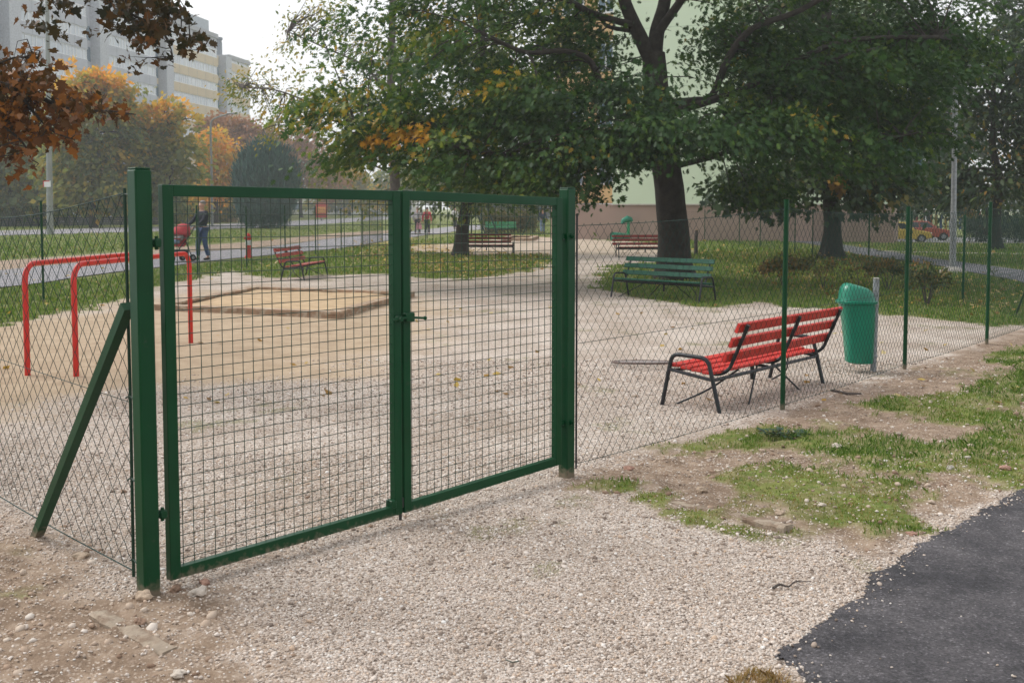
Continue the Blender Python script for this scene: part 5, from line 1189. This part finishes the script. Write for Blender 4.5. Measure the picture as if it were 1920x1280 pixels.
# ------------------------------------------------------------------ buildings
def frame_of(a, b):
    d = Vector((b.x - a.x, b.y - a.y, 0)); L = d.length; d.normalize(); n = Vector((d.y, -d.x, 0)); return d, n, L
def slab_building():
    X0, kx = -80.0, .167
    q = lambda Z: Vector((X0 + kx * Z, Z, 0))
    A, B = q(96), q(194); d, n, L = frame_of(A, B)      # n points to the road (+x)
    if n.x < 0: n = -n
    t = thing('apartment_building', 'long grey and cream ten storey apartment slab beyond the autumn trees', 'building', tuple(A))
    GW = mat('grey_panel', (.42, .44, .48), .85, .08, .4, bump=.1, bscale=3); CW = mat('cream_panel', (.55, .46, .32), .85, .06, .4)
    DK = mat('stair_panel', (.16, .19, .22), .6, .1, .5); SH = 2.8; ns = 10
    P = lambda s, z, o=0.0: A + d * s + n * o + Vector((0, 0, z))
    def blk(m, s0, s1, z0, z1, o0, o1): m.hexa([P(s0, z0, o0), P(s1, z0, o0), P(s1, z0, o1), P(s0, z0, o1)], [P(s0, z1, o0), P(s1, z1, o0), P(s1, z1, o1), P(s0, z1, o1)])
    zs = [96, 106, 123, 142, 160.2, 181, 194]; f = 1 / d.y
    for k in range(len(zs) - 1):
        s0 = (zs[k] - 96) * f; s1 = (zs[k + 1] - 96) * f; wallm = CW if zs[k] >= 160 else GW
        H = 30.0 if zs[k] < 181 else 27.2
        m = MB(); blk(m, s0 + 4.2 if k else s0, s1, 0, H, -12, -.25); m.build('wall', GW, t)
        m = MB(); m2 = MB()
        sa = s0 + 4.2 if k else s0 + .3
        for j in range(ns if H > 27 else ns - 1):       # spandrel bands between the ribbon windows
            z = .5 + j * SH
            blk(m, sa, s1 - .2, z - .45, z + .95, -.26, 0)
            x = sa
            while x < s1 - 3:
                blk(m2, x + 2.9, x + 2.94, z - .45, z + .95, -.2, .006); x += 3.0
            # one ribbon window
            w_ = MB(); g_ = MB(); za, zb2 = z + .95, z + SH - .45; blk(g_, sa + .1, s1 - .3, za + .08, zb2 - .08, -.22, -.16)
            blk(w_, sa, s1 - .2, za, za + .09, -.2, -.09); blk(w_, sa, s1 - .2, zb2 - .09, zb2, -.2, -.09)
            x = sa
            while x < s1 - .3:
                blk(w_, x, x + .12, za + .09, zb2 - .09, -.2, -.1); x += random.choice((.75, .75, 1.5, 1.1))
            wn = w_.build('ribbon_window', WHITE, t); g_.build('pane', PGLASS, wn)
        m.build('spandrel', wallm, t); m2.build('panel_joint', DK, t)
        m = MB(); blk(m, sa - .1, s1, H, H + .7, -12, .08); m.build('parapet', mat('parapet_%s' % 'grey', (.33, .34, .36), .8), t)
        if k:
            m = MB(); blk(m, s0, s0 + 2.0, 0, H + .2, -10, -.9); m.build('stair_wall', CW if zs[k] >= 160 else GW, t)
            for j in range(9):
                z = .9 + j * SH + .6; m = MB(); blk(m, s0 + .15, s0 + 1.9, z, z + 1.9, -.95, -.86); m.build('stair_window', BGLASS, t)
            m = MB(); blk(m, s0 + 2.0, s0 + 4.2, 0, H + (.4 if k != 5 else .2), -11, .5); m.build('stair_column', mat('column_grey', (.44, .46, .49), .85), t)
    for Z in (166, 172):
        pass
    m = MB(); s = (164 - 96) * f; blk(m, s, s + 17, 30.6, 33.0, -8, -1.5); m.build('roof_house', mat('roof_house', (.36, .40, .44), .7), t)
    for Z, h in ((160, 33.4), (186, 30.4)):
        s = (Z - 96) * f; m = MB(); blk(m, s, s + .9, 25, h, -3, -2); m.build('chimney', DK, t)
        m = MB(); c = P(s + .45, h, -2.5); m.lathe(c, [(.5, 0), (.8, .4), (.75, .7), (.3, .8)], 8); m.build('chimney_cowl', DK, t)
slab_building()
def mint_building():
    A, B = gp(1152, 449), gp(1675, 455); d, n, L = frame_of(A, B)
    if n.y > 0: n = -n
    t = thing('apartment_building', 'tall pale mint and peach apartment block behind the big oak', 'building', tuple(A))
    MINT = mat('mint_render', (.55, .66, .48), .9, .05, .25, col2=(.61, .71, .54)); PEACH = mat('peach_render', (.62, .42, .22), .9, .05, .3); PL = mat('pink_brown_plinth', (.34, .245, .205), .9, .08, .6, bump=.15, bscale=12)
    P = lambda s, z, o=0.0: A + d * s + n * o + Vector((0, 0, z))
    def blk(m, s0, s1, z0, z1, o0, o1): m.hexa([P(s0, z0, o0), P(s1, z0, o0), P(s1, z0, o1), P(s0, z0, o1)], [P(s0, z1, o0), P(s1, z1, o0), P(s1, z1, o1), P(s0, z1, o1)]); return m
    pz = 1.74; Lm = L
    blk(MB(), -3.3, Lm, -.3, pz, -10, 0).build('plinth', PL, t)
    blk(MB(), -.1, Lm - .1, pz, 30, -10, .06).build('wall', MINT, t)
    # groove joints of the mint cladding
    m = MB()
    for j in range(1, 10): blk(m, -.09, Lm - .11, pz + j * 2.8, pz + j * 2.8 + .03, .05, .064)
    m.build('floor_joint', mat('mint_joint', (.42, .52, .38), .9), t)
    blk(MB(), -3.3, -.1, pz + .05, 30, -10, -.5).build('side_wall', PEACH, t)
    blk(MB(), -.13, Lm, pz - .06, pz, .0, .10).build('drip_ledge', mat('ledge', (.45, .40, .36), .8), t)
    for j in range(9):
        z = pz + .95 + j * 2.8
        for s0, s1 in ((-1.05, -.2), (-2.9, -1.75)):
            w_ = MB(); blk(w_, s0, s1, z, z + .08, -.5, -.42); blk(w_, s0, s1, z + 1.4, z + 1.48, -.5, -.42)
            for x in (s0, (s0 + s1) / 2 - .03, s1 - .07): blk(w_, x, x + .07, z + .08, z + 1.4, -.5, -.43)
            o = w_.build('window', WHITE, t); g_ = MB(); blk(g_, s0 + .03, s1 - .03, z + .05, z + 1.45, -.49, -.47); g_.build('pane', BGLASS, o)
    m = MB(); m.tube([P(-3.0, -.1, .12), P(-3.0, 1.8, .12)], .12, 10); m.build('downpipe', mat('pale_pipe', (.5, .53, .58), .5), t, True)
    for s0 in (9.5, 11.5, 13):
        w_ = MB(); blk(w_, s0, s0 + 1.2, pz + 1.6, pz + 3.0, .06, .10); o = w_.build('window', WHITE, t); g_ = MB(); blk(g_, s0 + .1, s0 + 1.1, pz + 1.7, pz + 2.9, .09, .106); g_.build('pane', BGLASS, o)
mint_building()
# faint low buildings at the far end of the road
def low_block(name, label, px, Y, wd_, h, m_, dep=8):
    c = at(px, 400, Y); t = thing(name, label, 'building', (c.x, Y, 0)); m = MB(); m.box((c.x, Y + dep / 2, h / 2), (wd_, dep, h)); m.build('wall', m_, t)
    m = MB(); m.box((c.x, Y + dep / 2, h + .2), (wd_ + .6, dep + .6, .4)); m.build('roof', mat('pale_roof', (.35, .33, .33), .8), t)
    n = int(wd_ / 3.2); lv = max(1, int(h / 3))
    for j in range(lv):
        for k in range(n):
            x = c.x - wd_ / 2 + (k + .5) * wd_ / n; m = MB(); m.box((x, Y - .03, j * 3 + 1.7), (1.5, .08, 1.4)); m.build('window', BGLASS, t)
low_block('low_building', 'pale hazy low building at the far end of the road', 660, 215, 26, 6.5, mat('pale_wall', (.55, .54, .52), .9))
low_block('low_building', 'cream house glimpsed between the autumn tree trunks left', 330, 112, 13, 5.5, mat('cream_wall', (.55, .43, .26), .9))
low_block('low_building', 'white fronted house behind the concrete lamp pole at the far left', 60, 106, 9, 7, mat('white_wall', (.60, .60, .60), .9))
low_block('low_building', 'grey blue shed far behind the walker in blue jeans', 1010, 140, 16, 4.2, mat('blue_grey_wall', (.24, .26, .32), .9))
# red poster box beside the road
P = gp(603, 414); t = thing('poster_box', 'small red and orange poster box far along the road', 'sign', tuple(P))
m = MB(); m.box((P.x, P.y, 1.2), (1.3, .3, 1.7), 0, .05); m.build('box', mat('poster_red', (.42, .07, .05), .5), t); m = MB(); m.box((P.x, P.y - .16, 1.25), (1.0, .03, .7)); m.build('panel', mat('poster_orange', (.6, .28, .08), .5), t)
m = MB(); m.tube([(P.x, P.y, -.1), (P.x, P.y, .4)], .1, 8); m.build('stand', GALV, t)

# ------------------------------------------------------------------ lamp posts
P = gp(1786, 511); t = thing('lamp_post', 'tall galvanised lamp post on a concrete mound at the right edge', 'lamp post', tuple(P))
m = MB(); tp = at(1792, 130, P.y); m.tube([P - Vector((0, 0, .2)), P.lerp(tp, .3), P.lerp(tp, .302), tp], [.078, .076, .066, .052], 14); m.build('pole', GALV, t, True)
m = MB(); m.box(tp + Vector((.25, -.05, .06)), (.75, .22, .12), 0, .03); m.build('lamp_head', GALV, t, True)
m = MB(); m.lathe(P, [(.34, -.05), (.30, .05), (.18, .12), (.10, .15)], 14); m.build('mound', CONC, t, True)
P = gp(94, 440); t = thing('lamp_post', 'thick concrete lamp pole with a small white sign, far left by the road', 'lamp post', tuple(P))
tp = at(88, -30, P.y); m = MB(); m.tube([P - Vector((0, 0, .2)), tp], [.19, .10], 12); m.build('pole', CONCG, t, True)
m = MB(); m.tube([tp - Vector((0, 0, .1)), tp + Vector((.5, -.3, .9)), tp + Vector((1.8, -.6, 1.2))], .06, 8); m.build('arm', CONCG, t, True)
m = MB(); m.box(tp + Vector((2.1, -.65, 1.2)), (.9, .3, .16), 0, .04); m.build('lamp_head', GALV, t, True)
s = at(91, 345, P.y); m = MB(); m.box((s.x, s.y - .22, s.z), (.42, .03, .36)); o = m.build('sign', WHITE, t); m = MB(); m.box((s.x - .185, s.y - .24, s.z), (.05, .012, .36)); m.box((s.x, s.y - .24, s.z + .155), (.32, .012, .05)); m.build('red_border', REDP, o)
P = gp(398, 424); t = thing('lamp_post', 'thin street lamp with a curved arm in front of the orange tree', 'lamp post', tuple(P))
pts = [P - Vector((0, 0, .2)), at(396, 300, P.y), at(395, 240, P.y), at(398, 226, P.y), at(408, 220, P.y), at(428, 214, P.y)]
m = MB(); limb(m, pts, .11, .06, 10, 0, 6); m.build('pole', CONCG, t, True)
m = MB(); c = at(436, 213, P.y); m.box(c, (.9, .25, .16), 0, .05); m.build('lamp_head', GALV, t, True)
P = gp(1737, 448); 
P = at(1737, 430, 86); P = Vector((P.x, P.y, gz(P.x, P.y))); t = thing('sign_pole', 'thin white pole behind the yellow and red cars', 'pole', tuple(P))
m = MB(); m.tube([P, at(1736, 365, 86)], .055, 8); m.build('pole', WHITE, t, True); m = MB(); m.lathe(at(1736, 365, 86), [(.07, -.05), (.07, .02), (.02, .05)], 8); m.build('cap', GALV, t, True)

# ------------------------------------------------------------------ parked cars
def car(name, label, px, py, Y, rz, paint, estate=False, sc=1.0):
    c = at(px, py, Y); z0 = gz(c.x, Y) + .03
    t = thing(name, label, 'car', (c.x, Y, z0), rz, 'cars parked behind the lawn')
    W = .80; rl = -1.9
    low = [(-1.85, .30), (-1.9, .55), (-1.86, .86), (-1.2, .90), (.72, .92), (1.15, .84), (1.72, .74), (1.86, .60), (1.88, .34), (1.5, .24), (-1.5, .24)]
    m = MB(); m.prism([(x * sc, -W * sc, z * sc) for x, z in low], (0, 0, 0), (0, 2 * W * sc, 0)); o = m.build('body', paint, t, False, True)
    bv = o.modifiers.new('bevel', 'BEVEL'); bv.width = .06; bv.segments = 3; bv.limit_method = 'ANGLE'
    rear = -1.82 if estate else -1.72; rr = -1.55 if estate else -1.25
    bot = [(rear, -.74, .88), (.85, -.74, .88), (.85, .74, .88), (rear, .74, .88)]; top = [(rr, -.60, 1.42), (.12, -.60, 1.42), (.12, .60, 1.42), (rr, .60, 1.42)]
    S_ = lambda q: Vector(q) * sc
    m = MB(); m.hexa([S_(q) for q in bot], [S_(q) for q in top]); o = m.build('cabin', paint, t, False, True); bv = o.modifiers.new('bevel', 'BEVEL'); bv.width = .05; bv.segments = 3
    def pane(A, B, Cc, D, nm='window'):
        A, B, Cc, D = map(S_, (A, B, Cc, D)); c_ = (A + B + Cc + D) / 4; nv = (B - A).cross(D - A).normalized()
        q = [c_ + (p - c_) * .97 for p in (A, B, Cc, D)]; m = MB(); m.prism(q, nv * -.03, nv * .012); m.build(nm, DGLASS, t, False, True)
    def on(side, u, v):    # point on a cabin side
        b = Vector(bot[0]).lerp(Vector(bot[1]), u); q = Vector(top[0]).lerp(Vector(top[1]), u); p = b.lerp(q, v); p.y = abs(p.y) * side; return tuple(p)
    cuts = ((.05, .30), (.34, .58), (.62, .90)) if estate else ((.08, .48), (.52, .90))
    for sd in (-1, 1):
        for a_, b_ in cuts:
            q = (on(sd, a_, .12), on(sd, b_, .12), on(sd, b_, .86), on(sd, a_, .86)); pane(*(q if sd < 0 else q[::-1]))
    e = lambda k, l, u, v: tuple(Vector(bot[k]).lerp(Vector(bot[l]), u).lerp(Vector(top[k]).lerp(Vector(top[l]), u), v))
    pane(e(1, 2, .06, .1), e(1, 2, .94, .1), e(1, 2, .92, .9), e(1, 2, .08, .9), 'windscreen'); pane(e(3, 0, .06, .15), e(3, 0, .94, .15), e(3, 0, .92, .85), e(3, 0, .08, .85), 'rear_window')
    for x in (-1.2, 1.18):
        for sd in (-1, 1):
            m = MB(); y_ = sd * W * sc; m.tube([(x * sc, y_ - sd * .2 * sc, .29 * sc), (x * sc, y_ + sd * .012, .29 * sc)], .29 * sc, 20); wl = m.build('wheel', RUBBER, t, True, True)
            m = MB(); m.tube([(x * sc, y_ - sd * .02, .29 * sc), (x * sc, y_ + sd * .025, .29 * sc)], .17 * sc, 14); m.build('rim', GALV, wl, True, True)
    for x, nm in ((1.9, 'bumper'), (-1.92, 'bumper')):
        m = MB(); m.box((x * sc, 0, .42 * sc), (.12 * sc, 1.58 * sc, .2 * sc), 0, .03); m.build(nm, RUBBER, t, False, True)
    for sd in (-1, 1):
        m = MB(); m.box((1.8 * sc, sd * .55 * sc, .64 * sc), (.12 * sc, .3 * sc, .13 * sc), 0, .02); m.build('headlight', PGLASS, t, False, True)
        m = MB(); m.box((-1.89 * sc, sd * .62 * sc, .7 * sc), (.05 * sc, .16 * sc, .24 * sc), 0, .01); m.build('tail_light', REDP, t, False, True)
        m = MB(); m.box((.75 * sc, sd * .86 * sc, .95 * sc), (.1 * sc, .14 * sc, .1 * sc), 0, .02); m.build('mirror', RUBBER, t, False, True)
    return t
YEL = mat('yellow_paint', (.50, .36, .05), .35, .05, 2, coat=.4); CRED = mat('dull_red_paint', (.34, .055, .03), .4, .06, 2, coat=.3)
car('parked_car', 'yellow estate car standing at the end of the pink plinth', 1692, 430, 74, R(-14), YEL, True, 1.0)
car('parked_car', 'red hatchback parked just beyond the yellow car', 1735, 430, 79, R(-14), CRED, False, 1.0)
# colourful play fence behind the cars
P = at(1745, 425, 92); P.z = gz(P.x, P.y); t = thing('play_fence', 'fence of coloured slats far behind the parked cars', 'fence', tuple(P))
cols = [mat('slat_' + n, c, .6) for n, c in (('yellow', (.5, .33, .05)), ('red', (.45, .08, .05)), ('blue', (.06, .12, .35)), ('orange', (.5, .2, .04)), ('green', (.05, .2, .12)))]
for k in range(26):
    x = P.x - 5 + k * .42; m = MB(); h_ = 1.2 + .5 * random.random(); m.box((x, 92, P.z + .55 + h_ / 2), (.2, .06, h_)); m.build('slat', cols[(k * 7 + k // 3) % 5], t)
m = MB(); m.bar((P.x - 5.2, 92.05, P.z + .8), (P.x + 6, 92.05, P.z + .8), .05, .1); m.bar((P.x - 5.2, 92.05, P.z + 1.5), (P.x + 6, 92.05, P.z + 1.5), .05, .1)
for k in range(7): m.tube([(P.x - 5 + k * 1.8, 92.06, P.z - .1), (P.x - 5 + k * 1.8, 92.06, P.z + 1.6)], .05, 6)
m.build('rail', BARKG, t)

# ------------------------------------------------------------------ people
def skin_mesh(name, pts, edges, m, parent, sub=1, root=0):
    me = bpy.data.meshes.new(name); me.from_pydata([p[:3] for p in pts], edges, []); me.update()
    o = link(name, me, m, parent)
    sk = o.modifiers.new('skin', 'SKIN'); sk.use_smooth_shade = True
    for i, p in enumerate(pts):
        me.skin_vertices[0].data[i].radius = (p[3], p[4] if len(p) > 4 else p[3]); me.skin_vertices[0].data[i].use_root = (i == root)
    ss = o.modifiers.new('sub', 'SUBSURF'); ss.levels = sub; ss.render_levels = sub
    return o
def person(label, P, rz, H, jacket, trousers, shoes, hair, hands, step=.18, hat=None, bag=None):
    """faces local -y; hands: targets for both wrists, feet apart by a step"""
    t = thing('person', label, 'person', tuple(P), rz); k = H / 1.75
    def q(x, y, z, r, r2=None): return (x * k, y * k, z * k, r * k, (r2 or r) * k)
    sh = [(-.19, 0, 1.42), (.19, 0, 1.42)]; hp = [(-.09, 0, .90), (.09, 0, .90)]; ft = [(-.10, -step, .08), (.10, step, .08)]
    pts = [q(0, 0, .95, .14, .10), q(0, 0, 1.12, .13, .09), q(0, .01, 1.32, .15, .10), q(0, .0, 1.46, .07, .06), q(0, -.01, 1.54, .052, .05), q(0, -.015, 1.62, .072, .085), q(0, -.01, 1.69, .074, .088), q(0, -.005, 1.745, .04, .05), q(0, -.115, 1.625, .012), q(-.083, 0, 1.635, .014), q(.083, 0, 1.635, .014)]
    ed = [(0, 1), (1, 2), (2, 3), (3, 4), (4, 5), (5, 6), (6, 7), (5, 8), (5, 9), (5, 10)]
    jp = [q(0, 0, .90, .165, .125), q(0, 0, 1.12, .155, .115), q(0, .01, 1.32, .175, .125), q(0, 0, 1.44, .10, .08), q(0, 0, 1.485, .065, .06)]; je = [(0, 1), (1, 2), (2, 3), (3, 4)]
    tp_ = [q(0, 0, .95, .14, .11), ]; te = []
    for sd in (0, 1):
        s_ = -1 if sd == 0 else 1; wv = Vector(hands[sd]); el = Vector(sh[sd]).lerp(wv, .5) + Vector((s_ * .05, .07, -.03))
        i = len(pts); pts += [q(*sh[sd], .06), q(*el, .042), q(*wv, .028)]; ed += [(2, i), (i, i + 1), (i + 1, i + 2)]
        dv = (wv - el).normalized(); pm = wv + dv * .05; i2 = len(pts); pts.append(q(*pm, .034, .02)); ed.append((i + 2, i2))
        for fk, (off, ln) in enumerate(((-.026, .07), (-.009, .082), (.009, .078), (.026, .06))):
            b1 = pm + Vector((off, 0, 0)) + dv * ln * .55; b2 = b1 + dv * ln * .35 + Vector((0, -.01, -.02)); j = len(pts); pts += [q(*b1, .0095), q(*b2, .008)]; ed += [(i2, j), (j, j + 1)]
        th = pm + Vector((-s_ * .04, -.01, 0)) + dv * .01; j = len(pts); pts += [q(*th, .011), q(*(th + dv * .035), .009)]; ed += [(i2, j), (j, j + 1)]
        j = len(jp); jp += [q(*sh[sd], .078), q(*el, .062), q(*(el.lerp(wv, .92)), .048)]; je += [(2, j), (j, j + 1), (j + 1, j + 2)]
        kn = Vector(hp[sd]).lerp(Vector(ft[sd]), .5) + Vector((0, -.05, 0)); i = len(pts)
        pts += [q(*hp[sd], .085), q(*kn, .055), q(*ft[sd], .038), q(ft[sd][0], ft[sd][1] - .13, .045, .035)]; ed += [(0, i), (i, i + 1), (i + 1, i + 2), (i + 2, i + 3)]
        j = len(tp_); tp_ += [q(*hp[sd], .105), q(*kn, .078), q(ft[sd][0], ft[sd][1] + .01, .11, .066)]; te += [(0, j), (j, j + 1), (j + 1, j + 2)]
    skin_mesh('body', pts, ed, SKIN, t, 1); skin_mesh('jacket', jp, je, jacket, t, 1); skin_mesh('trousers', tp_, te, trousers, t, 1)
    for f_ in ft: skin_mesh('shoe', [q(f_[0], f_[1] + .05, .05, .048, .05), q(f_[0], f_[1] - .06, .045, .05, .045), q(f_[0], f_[1] - .17, .035, .04, .03)], [(0, 1), (1, 2)], shoes, t, 1)
    m = MB(); m.ball((0, .02 * k, 1.70 * k), .098 * k, 14, (.92, 1.05, .85)); m.build('hat' if hat else 'hair', hat or hair, t, True, True)
    return t
NAVY = mat('navy_jacket', (.012, .015, .028), .8, .2, 12, bump=.2); JEANS = mat('blue_denim', (.05, .09, .20), .85, .2, 20); SHOE = mat('dark_shoe', (.02, .02, .02), .6); REDJ = mat('red_jacket', (.42, .035, .06), .8, .15, 10); DKT = mat('dark_trousers', (.025, .025, .035), .85); PALEJ = mat('pale_jacket', (.45, .43, .45), .85); GREYH = mat('grey_hair', (.25, .22, .2), .7); DENIMJ = mat('dark_blue_jacket', (.03, .045, .10), .85); LJEANS = mat('light_denim', (.14, .22, .40), .85)
P = gp(381, 489); ang = R(-38)
man = person('person in black jacket and jeans pushing a red pushchair along the footpath', (P.x, P.y, .022), ang, 1.74, NAVY, JEANS, SHOE, GREYH, [(-.20, -.42, 1.00), (.20, -.42, 1.00)], .11)
# pushchair in front of him
fx = Vector((math.sin(ang), -math.cos(ang), 0)); Q_ = Vector((P.x, P.y, .022)) + fx * .86
t = thing('pushchair', 'red pushchair with canopy rolling in front of the person in black', 'pushchair', tuple(Q_), ang)
RC = mat('red_canvas', (.42, .04, .05), .8, .12, 10)
m = MB()
for s_ in (-.23, .23): m.tube([(s_, .42, 1.03), (s_, .33, .85), (s_, -.1, .38), (s_, -.34, .10)], .014, 8); m.tube([(s_, .1, .6), (s_, .32, .1)], .014, 8)
m.tube([(-.23, .42, 1.03), (.23, .42, 1.03)], .016, 8); m.tube([(-.23, .32, .1), (.23, .32, .1)], .012, 8); m.build('frame', BLACKM, t, True, True)
m = MB(); m.hexa([(-.21, .08, .42), (.21, .08, .42), (.21, -.26, .44), (-.21, -.26, .44)], [(-.21, .08, .48), (.21, .08, .48), (.21, -.26, .50), (-.21, -.26, .50)]); m.hexa([(-.21, .06, .46), (.21, .06, .46), (.21, .12, .46), (-.21, .12, .46)], [(-.21, .20, .92), (.21, .20, .92), (.21, .26, .92), (-.21, .26, .92)]); m.build('seat', RC, t, False, True)
V = []; n = 10
for i in range(6):
    a = R(8 + i * 20)
    for j in range(n + 1):
        b_ = PI * j / n; V.append((-.27 * math.cos(b_) , .20 - .34 * math.cos(a) * (.35 + .65 * math.sin(b_)) , .74 + .36 * math.sin(a) * math.sin(b_) ** .6))
m = MB(); m.add(V, [(i * (n + 1) + j, i * (n + 1) + j + 1, (i + 1) * (n + 1) + j + 1, (i + 1) * (n + 1) + j) for i in range(5) for j in range(n)]); o = m.build('canopy', RC, t, True, True); so = o.modifiers.new('s', 'SOLIDIFY'); so.thickness = .012
m = MB(); m.tube([(-.24, -.08, .66), (-.2, -.34, .66), (.2, -.34, .66), (.24, -.08, .66)], .022, 8); m.build('bumper_bar', RC, t, True, True)
for x, y in ((-.25, .32), (.25, .32), (-.2, -.34), (.2, -.34)):
    m = MB(); m.tube([(x - .025, y, .1), (x + .025, y, .1)], .10, 14); wl = m.build('wheel', RUBBER, t, True, True); m = MB(); m.tube([(x - .03, y, .1), (x + .03, y, .1)], .05, 10); m.build('hub', GALV, wl, True, True)
m = MB(); m.hexa([(-.18, .22, .2), (.18, .22, .2), (.18, -.12, .2), (-.18, -.12, .2)], [(-.2, .24, .34), (.2, .24, .34), (.2, -.14, .34), (-.2, -.14, .34)]); m.build('basket', NAVY, t, False, True)
# the child
t = thing('person', 'small child in grey hood and pale blue trousers sitting in the red pushchair', 'person', tuple(Q_ + Vector((0, 0, .02))), ang)
pts = [(0, .02, .56, .09, .08), (0, .05, .70, .10, .08), (0, .07, .79, .05, .05), (0, .06, .86, .075, .08), (0, .06, .93, .06, .065), (0, -.02, .87, .012)]; ed = [(0, 1), (1, 2), (2, 3), (3, 4), (3, 5)]
jp = [(0, .03, .54, .12, .10), (0, .05, .70, .125, .10), (0, .07, .78, .07, .07)]; je = [(0, 1), (1, 2)]; tp_ = [(0, .02, .55, .10, .09)]; te = []
for s_ in (-1, 1):
    i = len(pts); pts += [(s_ * .12, .05, .73, .04), (s_ * .15, -.08, .64, .032), (s_ * .10, -.22, .66, .022), (s_ * .09, -.27, .67, .02, .014)]; ed += [(1, i), (i, i + 1), (i + 1, i + 2), (i + 2, i + 3)]
    for fk in range(4): j = len(pts); pts.append((s_ * (.075 + fk * .01), -.30, .665, .006)); ed.append((i + 3, j))
    j = len(pts); pts.append((s_ * .07, -.27, .685, .007)); ed.append((i + 3, j))
    j = len(jp); jp += [(s_ * .13, .05, .72, .055), (s_ * .15, -.08, .64, .048), (s_ * .11, -.19, .655, .038)]; je += [(1, j), (j, j + 1), (j + 1, j + 2)]
    i = len(pts); pts += [(s_ * .07, -.05, .54, .055), (s_ * .09, -.24, .54, .045), (s_ * .09, -.30, .36, .035), (s_ * .09, -.38, .34, .03)]; ed += [(0, i), (i, i + 1), (i + 1, i + 2), (i + 2, i + 3)]
    j = len(tp_); tp_ += [(s_ * .07, -.05, .55, .07), (s_ * .09, -.25, .55, .062), (s_ * .09, -.30, .38, .05)]; te += [(0, j), (j, j + 1), (j + 1, j + 2)]
skin_mesh('body', pts, ed, SKIN, t, 1); skin_mesh('jacket', jp, je, PALEJ, t, 1); skin_mesh('trousers', tp_, te, mat('pale_blue_cloth', (.25, .36, .52), .85), t, 1)
for s_ in (-1, 1): skin_mesh('shoe', [(s_ * .09, -.30, .34, .035), (s_ * .09, -.38, .34, .035), (s_ * .09, -.42, .35, .025)], [(0, 1), (1, 2)], REDJ, t, 1)
m = MB(); m.ball((0, .085, .895), .098, 12, (1, 1, 1.05)); m.build('hood', PALEJ, t, True, True)
DOWN = [(-.26, -.02, .88), (.26, -.06, .88)]
P = gp(801, 441); person('person in red jacket carrying a pink bag, walking away on the path', (P.x, P.y, .022), R(175), 1.55, REDJ, DKT, SHOE, HAIR, [(-.27, .03, .84), (.27, -.05, .84)], .14)
P2 = P + Vector((.45 * -1, -.1, 0)); t = thing('bag', 'pink shopping bag hanging at the side of the red jacket walker', 'bag', (P2.x, P2.y, .35))
m = MB(); V = [(-.16, -.07, 0), (.16, -.07, 0), (.16, .07, 0), (-.16, .07, 0)]; m.hexa(V, [(-.13, -.04, .34), (.13, -.04, .34), (.13, .04, .34), (-.13, .04, .34)]); m.build('sack', mat('pink_plastic', (.55, .25, .30), .5), t, False, True); m = MB(); m.tube([(-.09, 0, .33), (-.05, 0, .48), (.05, 0, .48), (.09, 0, .33)], .012, 6); m.build('handle', mat('pink_handle', (.55, .25, .30), .5), t, True, True)
P = gp(783, 440); person('person in pale grey jacket walking left of the red jacket', (P.x, P.y, .022), R(165), 1.58, PALEJ, DKT, SHOE, GREYH, DOWN, .14)
P = gp(1017, 438); person('person in dark blue jacket and light jeans walking away beyond the playground', (P.x, P.y, 0), R(185), 1.52, DENIMJ, LJEANS, SHOE, HAIR, DOWN, .16)
P = gp(853, 430); person('person in white top half hidden by the leaning dark trunk', (P.x, P.y, .022), R(20), 1.55, mat('white_top', (.6, .6, .6), .8), DKT, SHOE, HAIR, DOWN, .12)

# ------------------------------------------------------------------ morning haze in the air
m = MB(); m.box((0, 300, 20), (1600, 900, 44)); hz = m.build('haze', None); tag(hz, kind='stuff')
hm = bpy.data.materials.new('haze'); hm.use_nodes = True; nt = hm.node_tree; nt.nodes.clear()
pv = nt.nodes.new('ShaderNodeVolumePrincipled'); pv.inputs['Color'].default_value = (.93, .96, 1, 1); pv.inputs['Density'].default_value = .0009; pv.inputs['Anisotropy'].default_value = .2
om = nt.nodes.new('ShaderNodeOutputMaterial'); nt.links.new(pv.outputs[0], om.inputs['Volume']); hz.data.materials.append(hm)
